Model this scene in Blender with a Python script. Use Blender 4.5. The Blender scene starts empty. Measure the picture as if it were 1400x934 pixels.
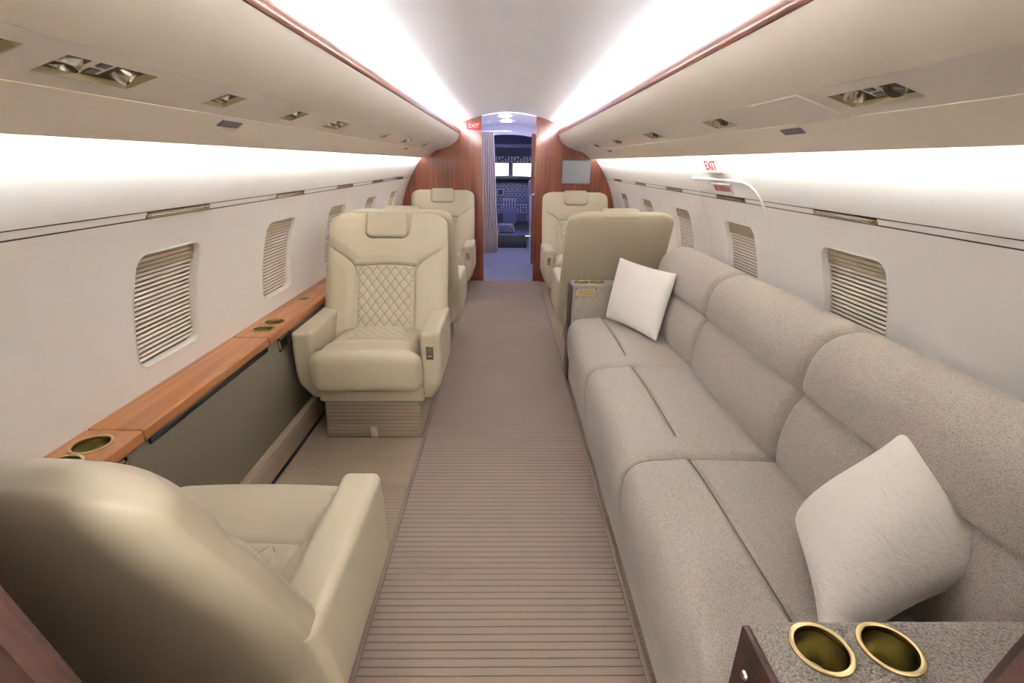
import bpy, bmesh, math, random
from mathutils import Vector, Matrix
from mathutils.bvhtree import BVHTree

random.seed(7)
S = bpy.context.scene
COL = S.collection

# ---------------------------------------------------------------- camera
F_PX, CXP, CYP, VXP, VYP = 660.0, 700.0, 467.0, 692.0, 222.0      # 1400 x 934 frame
ROLL = math.radians(0.6)
_dx, _dy = VXP - CXP, VYP - CYP
_vx = _dx * math.cos(ROLL) + _dy * math.sin(ROLL)
_vy = -_dx * math.sin(ROLL) + _dy * math.cos(ROLL)
PITCH = math.atan(-_vy / F_PX)
YAW = math.atan(_vx * math.cos(PITCH) / F_PX)
cam_d = bpy.data.cameras.new('camera')
cam = bpy.data.objects.new('camera', cam_d)
COL.objects.link(cam)
cam_d.sensor_width = 36.0
cam_d.lens = F_PX / 1400.0 * 36.0
cam_d.clip_start = 0.02
fwd = Vector((-math.sin(YAW), math.cos(YAW), 0))
right = Vector((math.cos(YAW), math.sin(YAW), 0))
look = (fwd * math.cos(PITCH) + Vector((0, 0, -math.sin(PITCH)))).normalized()
up = right.cross(look)
r2 = right * math.cos(ROLL) + up * math.sin(ROLL)
u2 = up * math.cos(ROLL) - right * math.sin(ROLL)
m = Matrix((r2, u2, -look)).transposed().to_4x4()
m.translation = Vector((0, 0, 1.36))
cam.matrix_world = m
S.camera = cam

# ---------------------------------------------------------------- world, exposure
W = bpy.data.worlds.new('sky'); S.world = W
W.use_nodes = True
W.node_tree.nodes['Background'].inputs[0].default_value = (1.0, 0.97, 0.82, 1)
W.node_tree.nodes['Background'].inputs[1].default_value = 1.1
vs = S.view_settings
vs.view_transform = 'Standard'; vs.look = 'None'; vs.gamma = 1.0; vs.use_curve_mapping = False
vs.exposure = 1.8
S.cycles.max_bounces = 10
S.cycles.diffuse_bounces = 7
S.cycles.glossy_bounces = 4
S.cycles.sample_clamp_indirect = 6.0
COVE_E = 70.0       # ceiling cove strips
WASH_E = 31.0       # wall wash strips
AFT_FILL_E = 25.0  # added fill lamp, unseen behind the camera
FWD_E = 42.0

# ---------------------------------------------------------------- material helpers
def lin(r, g, b):
    f = lambda c: ((c / 255.0 + 0.055) / 1.055) ** 2.4 if c > 10 else c / 255.0 / 12.92
    return (f(r), f(g), f(b), 1)

class NT:
    def __init__(s, name):
        s.m = bpy.data.materials.new(name); s.m.use_nodes = True
        s.t = s.m.node_tree; s.b = s.t.nodes['Principled BSDF']
    def n(s, typ, **kw):
        nd = s.t.nodes.new(typ)
        for k, v in kw.items():
            if k.startswith('i_'):
                nd.inputs[k[2:].replace('_', ' ')].default_value = v
            else:
                setattr(nd, k, v)
        return nd
    def l(s, a, b): s.t.links.new(a, b)
    def math(s, op, a, b=None):
        nd = s.t.nodes.new('ShaderNodeMath'); nd.operation = op
        for i, v in enumerate((a, b)):
            if v is None: continue
            if hasattr(v, 'is_linked') or hasattr(v, 'links'): s.l(v, nd.inputs[i])
            else: nd.inputs[i].default_value = v
        return nd.outputs[0]
    def mix(s, fac, c1, c2):
        nd = s.t.nodes.new('ShaderNodeMix'); nd.data_type = 'RGBA'
        for sock, v in ((nd.inputs[0], fac), (nd.inputs[6], c1), (nd.inputs[7], c2)):
            if hasattr(v, 'links'): s.l(v, sock)
            else: sock.default_value = v
        return nd.outputs[2]
    def bump(s, h, strength, dist):
        nd = s.n('ShaderNodeBump'); nd.inputs['Strength'].default_value = strength
        nd.inputs['Distance'].default_value = dist
        s.l(h, nd.inputs['Height']); s.l(nd.outputs[0], s.b.inputs['Normal'])
    def coords(s, scale=(1, 1, 1), which='Object'):
        tc = s.n('ShaderNodeTexCoord'); mp = s.n('ShaderNodeMapping')
        mp.inputs['Scale'].default_value = scale
        s.l(tc.outputs[which], mp.inputs['Vector'])
        return mp.outputs[0]

def plain(name, col, rough=0.5, metal=0.0, noise=0.0, nscale=200.0, bump=0.0, coat=0.0, spec=0.5, stretch=(1, 1, 1)):
    t = NT(name)
    t.b.inputs['Roughness'].default_value = rough
    t.b.inputs['Metallic'].default_value = metal
    t.b.inputs['Coat Weight'].default_value = coat
    t.b.inputs['Specular IOR Level'].default_value = spec
    t.b.inputs['Base Color'].default_value = col
    if noise or bump:
        nz = t.n('ShaderNodeTexNoise'); nz.inputs['Scale'].default_value = nscale
        nz.inputs['Detail'].default_value = 3.0
        t.l(t.coords(stretch), nz.inputs['Vector'])
        if noise:
            d = tuple(c * (1 - noise) for c in col[:3]) + (1,)
            e = tuple(min(1, c * (1 + noise)) for c in col[:3]) + (1,)
            t.l(t.mix(nz.outputs['Fac'], d, e), t.b.inputs['Base Color'])
        if bump: t.bump(nz.outputs['Fac'], bump, 0.002)
    return t.m

def emit(name, col, strength):
    t = NT(name)
    t.b.inputs['Base Color'].default_value = (0.8, 0.8, 0.8, 1)
    t.b.inputs['Emission Color'].default_value = col
    t.b.inputs['Emission Strength'].default_value = strength
    return t.m

def wood(name, dark, light, axis='Z', scale=55.0, rough=0.22, coat=0.6):
    t = NT(name)
    st = {'Z': (1, 1, 0.035), 'Y': (1, 0.05, 1), 'X': (0.05, 1, 1)}[axis]
    v = t.coords(st)
    n1 = t.n('ShaderNodeTexNoise'); n1.inputs['Scale'].default_value = scale
    n1.inputs['Detail'].default_value = 5.0; n1.inputs['Distortion'].default_value = 0.6
    t.l(v, n1.inputs['Vector'])
    n2 = t.n('ShaderNodeTexNoise'); n2.inputs['Scale'].default_value = scale * 0.22
    n2.inputs['Detail'].default_value = 2.0
    t.l(v, n2.inputs['Vector'])
    f = t.math('ADD', t.math('MULTIPLY', n1.outputs['Fac'], 0.55), t.math('MULTIPLY', n2.outputs['Fac'], 0.45))
    cr = t.n('ShaderNodeValToRGB')
    cr.color_ramp.elements[0].position = 0.36; cr.color_ramp.elements[0].color = dark
    cr.color_ramp.elements[1].position = 0.62; cr.color_ramp.elements[1].color = light
    t.l(f, cr.inputs[0]); t.l(cr.outputs[0], t.b.inputs['Base Color'])
    t.b.inputs['Roughness'].default_value = rough
    t.b.inputs['Coat Weight'].default_value = coat
    t.b.inputs['Coat Roughness'].default_value = 0.08
    return t.m

def carpet(name, col, pitch=0.0255, axis=1, dark=0.5, fine=0.25, cross=0.006):
    t = NT(name)
    tc = t.n('ShaderNodeTexCoord'); sp = t.n('ShaderNodeSeparateXYZ')
    t.l(tc.outputs['Object'], sp.inputs[0])
    along, across = sp.outputs[axis], sp.outputs[0 if axis else 1]
    fr = t.math('FRACT', t.math('MULTIPLY', along, 1.0 / pitch))
    d = t.math('ABSOLUTE', t.math('SUBTRACT', fr, 0.5))            # 0.5 at the groove
    line = t.n('ShaderNodeMapRange'); line.interpolation_type = 'SMOOTHSTEP'
    line.inputs['From Min'].default_value = 0.36; line.inputs['From Max'].default_value = 0.49
    t.l(d, line.inputs['Value'])
    # small loops along each rib
    f2 = t.math('SINE', t.math('MULTIPLY', across, 2 * math.pi / cross))
    f3 = t.math('SINE', t.math('MULTIPLY', along, 4 * math.pi / pitch))
    loops = t.math('MULTIPLY', t.math('ADD', t.math('MULTIPLY', f2, f3), 1.0), 0.5)
    nz = t.n('ShaderNodeTexNoise'); nz.inputs['Scale'].default_value = 3.0
    t.l(tc.outputs['Object'], nz.inputs['Vector'])
    nz2 = t.n('ShaderNodeTexNoise'); nz2.inputs['Scale'].default_value = 350.0
    t.l(tc.outputs['Object'], nz2.inputs['Vector'])
    dk = tuple(c * dark for c in col[:3]) + (1,)
    c1 = t.mix(t.math('MULTIPLY', loops, fine), col, tuple(c * 0.72 for c in col[:3]) + (1,))
    c1 = t.mix(t.math('MULTIPLY', nz2.outputs['Fac'], 0.35), c1, tuple(c * 0.75 for c in col[:3]) + (1,))
    c2 = t.mix(t.math('MULTIPLY', line.outputs[0], 0.8), c1, dk)
    c3 = t.mix(t.math('MULTIPLY', nz.outputs['Fac'], 0.25), c2, dk)
    t.l(c3, t.b.inputs['Base Color'])
    t.b.inputs['Roughness'].default_value = 0.95
    t.b.inputs['Specular IOR Level'].default_value = 0.1
    h = t.math('ADD', t.math('MULTIPLY', line.outputs[0], -1.0), t.math('MULTIPLY', loops, 0.35))
    t.bump(h, 0.6, 0.004)
    return t.m

def quilt_mat(name, col):
    t = NT(name)
    tc = t.n('ShaderNodeTexCoord'); sp = t.n('ShaderNodeSeparateXYZ')
    t.l(tc.outputs['UV'], sp.inputs[0])
    fac = None
    for o in (0, 1):
        fr = t.math('FRACT', sp.outputs[o])
        d = t.math('ABSOLUTE', t.math('SUBTRACT', fr, 0.5))
        ln = t.math('GREATER_THAN', d, 0.470)
        fac = ln if fac is None else t.math('MAXIMUM', fac, ln)
    t.l(t.mix(fac, col, tuple(c * 0.38 for c in col[:3]) + (1,)), t.b.inputs['Base Color'])
    t.b.inputs['Roughness'].default_value = 0.5
    return t.m

def boucle(name, col, scale=420.0, amt=0.28, bump=0.5, dist=0.003):
    t = NT(name)
    v = t.coords()
    vo = t.n('ShaderNodeTexVoronoi'); vo.inputs['Scale'].default_value = scale
    t.l(v, vo.inputs['Vector'])
    nz = t.n('ShaderNodeTexNoise'); nz.inputs['Scale'].default_value = scale * 0.8; nz.inputs['Detail'].default_value = 2
    t.l(v, nz.inputs['Vector'])
    f = t.math('ADD', t.math('MULTIPLY', vo.outputs['Distance'], 0.7), t.math('MULTIPLY', nz.outputs['Fac'], 0.5))
    t.l(t.mix(f, tuple(min(1, c * (1 + amt)) for c in col[:3]) + (1,), tuple(c * (1 - amt) for c in col[:3]) + (1,)), t.b.inputs['Base Color'])
    t.b.inputs['Roughness'].default_value = 0.95
    t.b.inputs['Specular IOR Level'].default_value = 0.15
    t.b.inputs['Sheen Weight'].default_value = 0.15
    t.bump(t.math('MULTIPLY', f, -1.0), bump, dist)
    return t.m

def pillow_mat(name, col):
    t = NT(name)
    big = t.n('ShaderNodeTexNoise'); big.inputs['Scale'].default_value = 14
    v0 = t.coords((1, 1, 1)); t.l(v0, big.inputs['Vector'])
    ad_ = t.n('ShaderNodeVectorMath'); ad_.operation = 'MULTIPLY_ADD'
    ad_.inputs[1].default_value = (0.10, 0.10, 0.10); t.l(big.outputs['Color'], ad_.inputs[0]); t.l(v0, ad_.inputs[2])
    mp2 = t.n('ShaderNodeMapping'); mp2.inputs['Scale'].default_value = (1.0, 0.16, 1.0); mp2.inputs['Rotation'].default_value = (0.2, 0.3, 0.7)
    t.l(ad_.outputs[0], mp2.inputs['Vector'])
    wv = t.n('ShaderNodeTexNoise'); wv.inputs['Scale'].default_value = 75; wv.inputs['Detail'].default_value = 3
    t.l(mp2.outputs[0], wv.inputs['Vector'])
    t.b.inputs['Base Color'].default_value = col
    t.b.inputs['Roughness'].default_value = 0.9
    t.b.inputs['Sheen Weight'].default_value = 0.2
    t.bump(wv.outputs['Fac'], 0.45, 0.007)
    return t.m

M = {}
M['leather'] = plain('cream_leather', (0.445, 0.38, 0.275, 1), 0.5, noise=0.03, nscale=500, bump=0.05)
M['quilt'] = quilt_mat('quilted_leather', (0.445, 0.38, 0.275, 1))
M['stitch'] = plain('dark_brown_seam', (0.13, 0.10, 0.07, 1), 0.8)  # dark brown seam lines
M['fabric'] = boucle('oatmeal_sofa_fabric', (0.405, 0.352, 0.298, 1), 330, 0.38, 0.6, 0.004)
M['arm_fabric'] = boucle('coarse_arm_fabric', (0.34, 0.295, 0.245, 1), 260, 0.55, 0.8, 0.005)
M['pillow'] = pillow_mat('ivory_pillow_cloth', (0.84, 0.80, 0.73, 1))
M['linen'] = plain('white_linen', (0.84, 0.81, 0.76, 1), 0.9, noise=0.03, nscale=400, bump=0.15)
M['runner'] = carpet('taupe_ribbed_runner', (0.285, 0.214, 0.166, 1), dark=0.32, fine=0.6)
M['carpet'] = carpet('tan_ribbed_carpet', (0.31, 0.237, 0.168, 1), pitch=0.019, dark=0.55)
M['carpet_v'] = carpet('tan_ribbed_carpet_upright', (0.31, 0.237, 0.168, 1), pitch=0.02, axis=2, dark=0.55)
M['binding'] = plain('brown_carpet_binding', (0.17, 0.12, 0.09, 1), 0.9)
M['wood'] = wood('red_mahogany', (0.070, 0.014, 0.006, 1), (0.215, 0.052, 0.020, 1), 'Z')
M['wood_dark'] = wood('dark_wood_and_edge_shade', (0.020, 0.006, 0.003, 1), (0.058, 0.019, 0.010, 1), 'Z', 55, 0.6, 0.0)  # dark wood; shade on the aft doorway edges is put into this colour
M['valance'] = wood('mahogany_valance', (0.11, 0.030, 0.011, 1), (0.27, 0.085, 0.030, 1), 'Y', 60, 0.28, 0.3)
M['ledge'] = wood('cherry_ledge', (0.15, 0.044, 0.014, 1), (0.38, 0.15, 0.045, 1), 'Y', 26, 0.4, 0.15)
M['ledge_x'] = wood('cherry_crossband', (0.25, 0.085, 0.026, 1), (0.42, 0.17, 0.055, 1), 'Y', 40, 0.4, 0.15)
M['wall'] = plain('cream_wall_covering', (0.83, 0.815, 0.775, 1), 0.55, noise=0.015, nscale=60, bump=0.12, stretch=(1, 0.12, 1.6))
M['bin'] = plain('beige_bin_leather', (0.70, 0.635, 0.53, 1), 0.45, noise=0.02, nscale=300, bump=0.03)
M['psu'] = plain('pale_service_panel_cloth', (0.74, 0.68, 0.61, 1), 0.7, noise=0.02, nscale=90, bump=0.1, stretch=(1, 0.15, 1))
M['recess'] = plain('olive_recess', (0.40, 0.33, 0.17, 1), 0.5)
M['ceiling'] = plain('white_ceiling', (0.83, 0.84, 0.88, 1), 0.35)
M['white'] = plain('white_satin', (0.80, 0.79, 0.75, 1), 0.4)
M['gap'] = plain('dark_joint_gap', (0.10, 0.07, 0.045, 1), 0.9)  # dark joint lines between panels
M['olive'] = plain('olive_side_panel', (0.135, 0.114, 0.074, 1), 0.5, noise=0.02, nscale=200)
M['black'] = plain('black_plastic', (0.012, 0.012, 0.013, 1), 0.4)
M['dark'] = plain('dark_grey_grille', (0.10, 0.09, 0.09, 1), 0.4)
M['gold'] = plain('brushed_brass', (0.62, 0.48, 0.25, 1), 0.25, metal=1.0)
M['gold_in'] = plain('brass_cup_inside', (0.50, 0.45, 0.25, 1), 0.3, metal=1.0)
M['steel'] = plain('satin_nickel', (0.62, 0.57, 0.50, 1), 0.25, metal=1.0)
M['lens'] = plain('lamp_lens', (0.30, 0.30, 0.30, 1), 0.15)
M['slat'] = plain('cream_blind_slat', (0.66, 0.59, 0.49, 1), 0.6)
M['slat_tan'] = plain('tan_shaded_slat_and_slot', (0.36, 0.29, 0.19, 1), 0.7)  # shade on the upper slats put into the colour; also the handle slot
M['slat_back'] = plain('brown_blind_backing', (0.10, 0.06, 0.045, 1), 0.8)
M['monitor'] = plain('grey_screen', (0.27, 0.28, 0.30, 1), 0.35)
M['sign_red'] = plain('red_sign_face', (0.45, 0.02, 0.02, 1), 0.5)
M['sign_white'] = emit('backlit_white_sign', (1.0, 0.95, 0.93, 1), 0.1)
M['letter_red'] = plain('red_letter', (0.42, 0.004, 0.012, 1), 0.6, spec=0.1)
M['letter_white'] = plain('white_letter', (0.85, 0.80, 0.78, 1), 0.4)
M['cove_led'] = emit('cove_light_strip', (0.90, 0.96, 1.0, 1), COVE_E)
M['wash_led'] = emit('wash_light_strip', (0.93, 0.97, 1.0, 1), WASH_E)
M['aft_fill'] = emit('aft_fill_light', (1.0, 0.98, 0.95, 1), AFT_FILL_E)
M['fwd_lamp'] = emit('forward_downlight_and_fill', (0.62, 0.60, 1.0, 1), FWD_E)
M['blue_carpet'] = plain('blue_grey_carpet', (0.17, 0.17, 0.21, 1), 0.95, noise=0.15, nscale=300)
M['curtain'] = plain('beige_curtain', (0.62, 0.54, 0.47, 1), 0.85)
M['cockpit'] = plain('blue_grey_cockpit_panel', (0.10, 0.11, 0.20, 1), 0.5)
M['cockpit_lt'] = plain('pale_blue_cockpit_trim', (0.45, 0.46, 0.60, 1), 0.5)
M['gauge'] = plain('gauge_face', (0.015, 0.016, 0.03, 1), 0.3)
M['bezel'] = plain('gauge_bezel', (0.55, 0.57, 0.70, 1), 0.4)
M['cockpit_seat'] = plain('grey_pilot_seat', (0.13, 0.13, 0.16, 1), 0.8)
M['sign_white'].node_tree.nodes['Principled BSDF'].inputs['Base Color'].default_value = (0.55, 0.48, 0.48, 1)
t_ = NT('cockpit_glass'); t_.b.inputs['Transmission Weight'].default_value = 1.0
t_.b.inputs['Roughness'].default_value = 0.0; t_.b.inputs['IOR'].default_value = 1.02
M['glass'] = t_.m

# ---------------------------------------------------------------- object helpers
OFF = {}
def tag(o, label=None, cat=None, group=None, kind=None):
    if label: o['label'] = label
    if cat: o['category'] = cat
    if group: o['group'] = group
    if kind: o['kind'] = kind
    return o

def thing(name, loc, label=None, cat=None, group=None, kind=None):
    o = bpy.data.objects.new(name, None); COL.objects.link(o)
    o.empty_display_size = 0.1
    o.location = loc; OFF[o] = Vector(loc)
    return tag(o, label, cat, group, kind)

def obj(name, geo, mat, parent=None, smooth=True, sharp=40, origin=None):
    """geo = (verts, faces) in world coordinates (or coordinates of an unrotated parent's frame)."""
    verts, faces = geo[0], geo[1]
    base = OFF.get(parent, Vector((0, 0, 0)))
    own = Vector(origin) if origin is not None else base
    me = bpy.data.meshes.new(name)
    me.from_pydata([tuple(Vector(v) - own) for v in verts], [], faces)
    me.validate(); me.update()
    if smooth:
        me.shade_smooth(); me.set_sharp_from_angle(angle=math.radians(sharp))
    me.materials.append(M[mat] if isinstance(mat, str) else mat)
    o = bpy.data.objects.new(name, me); COL.objects.link(o)
    OFF[o] = own
    if parent is not None:
        o.parent = parent; o.location = own - base
    else:
        o.location = own
    return o

def join(*geos):
    V, Fc = [], []
    for g in geos:
        k = len(V); V += [Vector(v) for v in g[0]]; Fc += [tuple(i + k for i in f) for f in g[1]]
    return V, Fc

def xform(g, mtx):
    return [mtx @ Vector(v) for v in g[0]], g[1]

def bm_geo(bm):
    bmesh.ops.recalc_face_normals(bm, faces=bm.faces)
    bm.verts.index_update()
    g = [v.co.copy() for v in bm.verts], [tuple(v.index for v in f.verts) for f in bm.faces]
    bm.free(); return g

def box(x0, x1, y0, y1, z0, z1, bev=0.0, seg=2):
    bm = bmesh.new()
    bmesh.ops.create_cube(bm, size=1.0)
    for v in bm.verts:
        v.co = Vector((x0 + (v.co.x + .5) * (x1 - x0), y0 + (v.co.y + .5) * (y1 - y0), z0 + (v.co.z + .5) * (z1 - z0)))
    if bev: bmesh.ops.bevel(bm, geom=bm.edges[:], offset=bev, segments=seg, affect='EDGES', profile=0.5)
    return bm_geo(bm)

def rbox(x0, x1, y0, y1, z0, z1, r, n=(8, 8, 8), nc=3, f=None):
    """rounded box on a dense grid, optionally deformed by f(Vector) -> Vector."""
    lo, hi = Vector((x0, y0, z0)), Vector((x1, y1, z1))
    ax = []
    for k in range(3):
        a, b = lo[k], hi[k]; rr = min(r, (b - a) / 2 * 0.999)
        s = [a + rr * (1 - math.cos(i / nc * math.pi / 4) / math.cos(0) + 0) for i in range(0)]
        cs = [a + rr - rr * math.tan((1 - i / nc) * math.pi / 4) for i in range(nc)]
        ce = [b - rr + rr * math.tan((i + 1) / nc * math.pi / 4) for i in range(nc)]
        fl = [a + rr + (b - a - 2 * rr) * i / n[k] for i in range(n[k] + 1)]
        ax.append(cs + fl + ce)
    idx, V, Fc = {}, [], []
    def vid(p):
        key = (round(p[0], 6), round(p[1], 6), round(p[2], 6))
        if key in idx: return idx[key]
        p = Vector(p); core = Vector(p)
        for k in range(3):
            rr = min(r, (hi[k] - lo[k]) / 2 * 0.999)
            core[k] = min(max(p[k], lo[k] + rr), hi[k] - rr)
        d = p - core
        q = core + d.normalized() * min(r, max(abs(d.x), abs(d.y), abs(d.z))) if d.length > 1e-9 else p
        if f: q = Vector(f(q))
        idx[key] = len(V); V.append(q); return idx[key]
    for k in range(3):
        i, j = (k + 1) % 3, (k + 2) % 3
        for side, val in ((0, lo[k]), (1, hi[k])):
            A, B = ax[i], ax[j]
            for a in range(len(A) - 1):
                for b in range(len(B) - 1):
                    q = []
                    for (aa, bb) in ((a, b), (a + 1, b), (a + 1, b + 1), (a, b + 1)):
                        p = [0, 0, 0]; p[k] = val; p[i] = A[aa]; p[j] = B[bb]
                        q.append(vid(p))
                    if not side: q = q[::-1]
                    Fc.append(tuple(q))
    return V, Fc

def sweep(prof, ys, closed=False, caps=True):
    """profile [(x, z)] extruded along the list of y values."""
    V = [Vector((x, y, z)) for y in ys for (x, z) in prof]
    n = len(prof); Fc = []
    for k in range(len(ys) - 1):
        for i in range(n if closed else n - 1):
            j = (i + 1) % n
            Fc.append((k * n + i, k * n + j, (k + 1) * n + j, (k + 1) * n + i))
    if closed and caps:
        Fc.append(tuple(range(n - 1, -1, -1))); Fc.append(tuple((len(ys) - 1) * n + i for i in range(n)))
    bm = bmesh.new(); vv = [bm.verts.new(v) for v in V]
    for f in Fc: bm.faces.new([vv[i] for i in f])
    return bm_geo(bm)

def tube(path, r, n=8, closed=False):
    path = [Vector(p) for p in path]; V, Fc = [], []
    prev = None; m_ = len(path)
    for i, p in enumerate(path):
        a = path[max(i - 1, 0)]; b = path[min(i + 1, m_ - 1)]
        t = (b - a).normalized()
        if prev is None:
            prev = t.orthogonal().normalized()
        prev = (prev - t * prev.dot(t)).normalized()
        bn = t.cross(prev)
        for k in range(n):
            an = 2 * math.pi * k / n
            V.append(p + (prev * math.cos(an) + bn * math.sin(an)) * r)
    for i in range(m_ - 1):
        for k in range(n):
            j = (k + 1) % n
            Fc.append((i * n + k, i * n + j, (i + 1) * n + j, (i + 1) * n + k))
    Fc.append(tuple(range(n - 1, -1, -1))); Fc.append(tuple((m_ - 1) * n + k for k in range(n)))
    return V, Fc

def lathe(prof, mtx=Matrix(), n=32, caps=False):
    """profile [(r, h)] around local z."""
    V, Fc = [], []
    for (r, h) in prof:
        for k in range(n):
            a = 2 * math.pi * k / n
            V.append(mtx @ Vector((r * math.cos(a), r * math.sin(a), h)))
    for i in range(len(prof) - 1):
        for k in range(n):
            j = (k + 1) % n
            Fc.append((i * n + k, i * n + j, (i + 1) * n + j, (i + 1) * n + k))
    if caps and prof[0][0] > 1e-6: Fc.append(tuple(range(n - 1, -1, -1)))
    if caps and prof[-1][0] > 1e-6: Fc.append(tuple((len(prof) - 1) * n + k for k in range(n)))
    return V, Fc

def cut(o, cutters):
    """boolean-subtract geometry (same frame as o's world coordinates) from o's mesh."""
    for g in cutters:
        cme = bpy.data.meshes.new('cutter'); own = OFF[o]
        cme.from_pydata([tuple(Vector(v) - own) for v in g[0]], [], g[1])
        bm = bmesh.new(); bm.from_mesh(cme); bmesh.ops.recalc_face_normals(bm, faces=bm.faces); bm.to_mesh(cme); bm.free()
        c = bpy.data.objects.new('cutter', cme); COL.objects.link(c)
        tmp = bpy.data.objects.new('tmp', o.data); COL.objects.link(tmp)
        md = tmp.modifiers.new('b', 'BOOLEAN'); md.object = c; md.operation = 'DIFFERENCE'; md.solver = 'EXACT'
        dg = bpy.context.evaluated_depsgraph_get()
        new = bpy.data.meshes.new_from_object(tmp.evaluated_get(dg))
        old = o.data; o.data = new
        bpy.data.objects.remove(tmp); bpy.data.objects.remove(c); bpy.data.meshes.remove(cme)
        if old.users == 0: bpy.data.meshes.remove(old)
    o.data.shade_smooth(); o.data.set_sharp_from_angle(angle=math.radians(40))

def frame(origin, ex, ey, ez):
    m_ = Matrix((Vector(ex).normalized(), Vector(ey).normalized(), Vector(ez).normalized())).transposed().to_4x4()
    m_.translation = Vector(origin); return m_

def text_geo(s, size, mtx, ext=0.0008):
    cu = bpy.data.curves.new('t', 'FONT'); cu.body = s; cu.size = size; cu.align_x = 'CENTER'; cu.align_y = 'CENTER'
    cu.extrude = ext; cu.resolution_u = 2; cu.offset = size * 0.012
    o = bpy.data.objects.new('t', cu); COL.objects.link(o)
    dg = bpy.context.evaluated_depsgraph_get()
    me = bpy.data.meshes.new_from_object(o.evaluated_get(dg))
    g = [mtx @ v.co for v in me.vertices], [tuple(p.vertices) for p in me.polygons]
    bpy.data.objects.remove(o); bpy.data.curves.remove(cu); bpy.data.meshes.remove(me)
    return g

def copy_tree(o, parent=None):
    c = o.copy(); COL.objects.link(c); c.parent = parent
    for ch in list(o.children): copy_tree(ch, c)
    return c

# ---------------------------------------------------------------- cabin shell
XC, R0, Z0 = 0.03, 1.245, 0.62
Y_AFT, Y_FWD = 0.26, 5.76
def wallw(z): return math.sqrt(R0 * R0 - (z - Z0) ** 2)
def wp(side, y, z, out=0.0):
    """point on the curved side wall; out > 0 goes outward."""
    w = wallw(z); k = (R0 + out) / R0
    return Vector((XC + side * w * k, y, Z0 + (z - Z0) * k))
def arc_z(s): return Z0 + R0 * math.sin(s / R0)
def arc_s(z): return R0 * math.asin((z - Z0) / R0)

floor = obj('floor', box(-1.25, 1.31, Y_AFT - 1.9, Y_FWD + 0.02, -0.04, 0.0), 'carpet', smooth=False)
tag(floor, 'tan ribbed carpet floor of the cabin', 'floor', kind='structure')

# aisle runner
rn = thing('carpet_runner', (0, 3, 0), 'long taupe ribbed carpet runner along the aisle', 'carpet runner')
obj('runner_mat', box(-0.412, 0.398, Y_AFT - 1.8, Y_FWD, 0.0005, 0.010, 0.002, 1), 'runner', rn, origin=(0, 0, 0))
for xa, xb in ((-0.430, -0.412), (0.398, 0.416)):
    obj('binding', box(xa, xb, Y_AFT - 1.8, Y_FWD, 0.0005, 0.0125, 0.004, 2), 'binding', rn)

# ceiling: shallow vault that runs on into the coves
def ceil_z(w):
    w = abs(w)
    return 1.872 - 0.43 * w * w if w < 0.4 else 1.8032 - 0.344 * (w - 0.4) + 0.30 * (w - 0.4) ** 2
cw = [-0.74 + 1.48 * i / 48 for i in range(49)]
prof = [(XC + w, ceil_z(w)) for w in cw] + [(XC + w, ceil_z(w) + 0.03) for w in reversed(cw)]
ceiling = obj('ceiling', sweep(prof, [Y_AFT - 1.9, 1, 2, 3, 4, 5, Y_FWD], closed=True), 'ceiling')
tag(ceiling, 'smooth white vaulted ceiling between the two light coves', 'ceiling', kind='structure')

PITCH_W, W0 = 0.868, 1.655
WIN_K = range(-1, 5)
ZW0, ZW1 = 0.695, 1.078
HW = 0.168
def rrect(hx, hy, r, n=6, m=10):
    pts = []
    for cx, cy, a0 in ((hx - r, hy - r, 0), (-hx + r, hy - r, 90), (-hx + r, -hy + r, 180), (hx - r, -hy + r, 270)):
        for i in range(n + 1):
            a = math.radians(a0 + 90 * i / n)
            pts.append((cx + r * math.cos(a), cy + r * math.sin(a)))
        if m:                                   # extra points on the straight run to the next corner
            nx, ny = {0: (-hx + r, hy), 90: (-hx, -hy + r), 180: (hx - r, -hy), 270: (hx, hy - r)}[a0]
            x0, y0 = pts[-1]
            for i in range(1, m): pts.append((x0 + (nx - x0) * i / m, y0 + (ny - y0) * i / m))
    return pts
S0, S1 = arc_s(0.40), arc_s(1.188)
SWC, SWH = (arc_s(ZW0) + arc_s(ZW1)) / 2, (arc_s(ZW1) - arc_s(ZW0)) / 2
def smap(side, y, s, out=0.0): return wp(side, y, arc_z(s), out)

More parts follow.
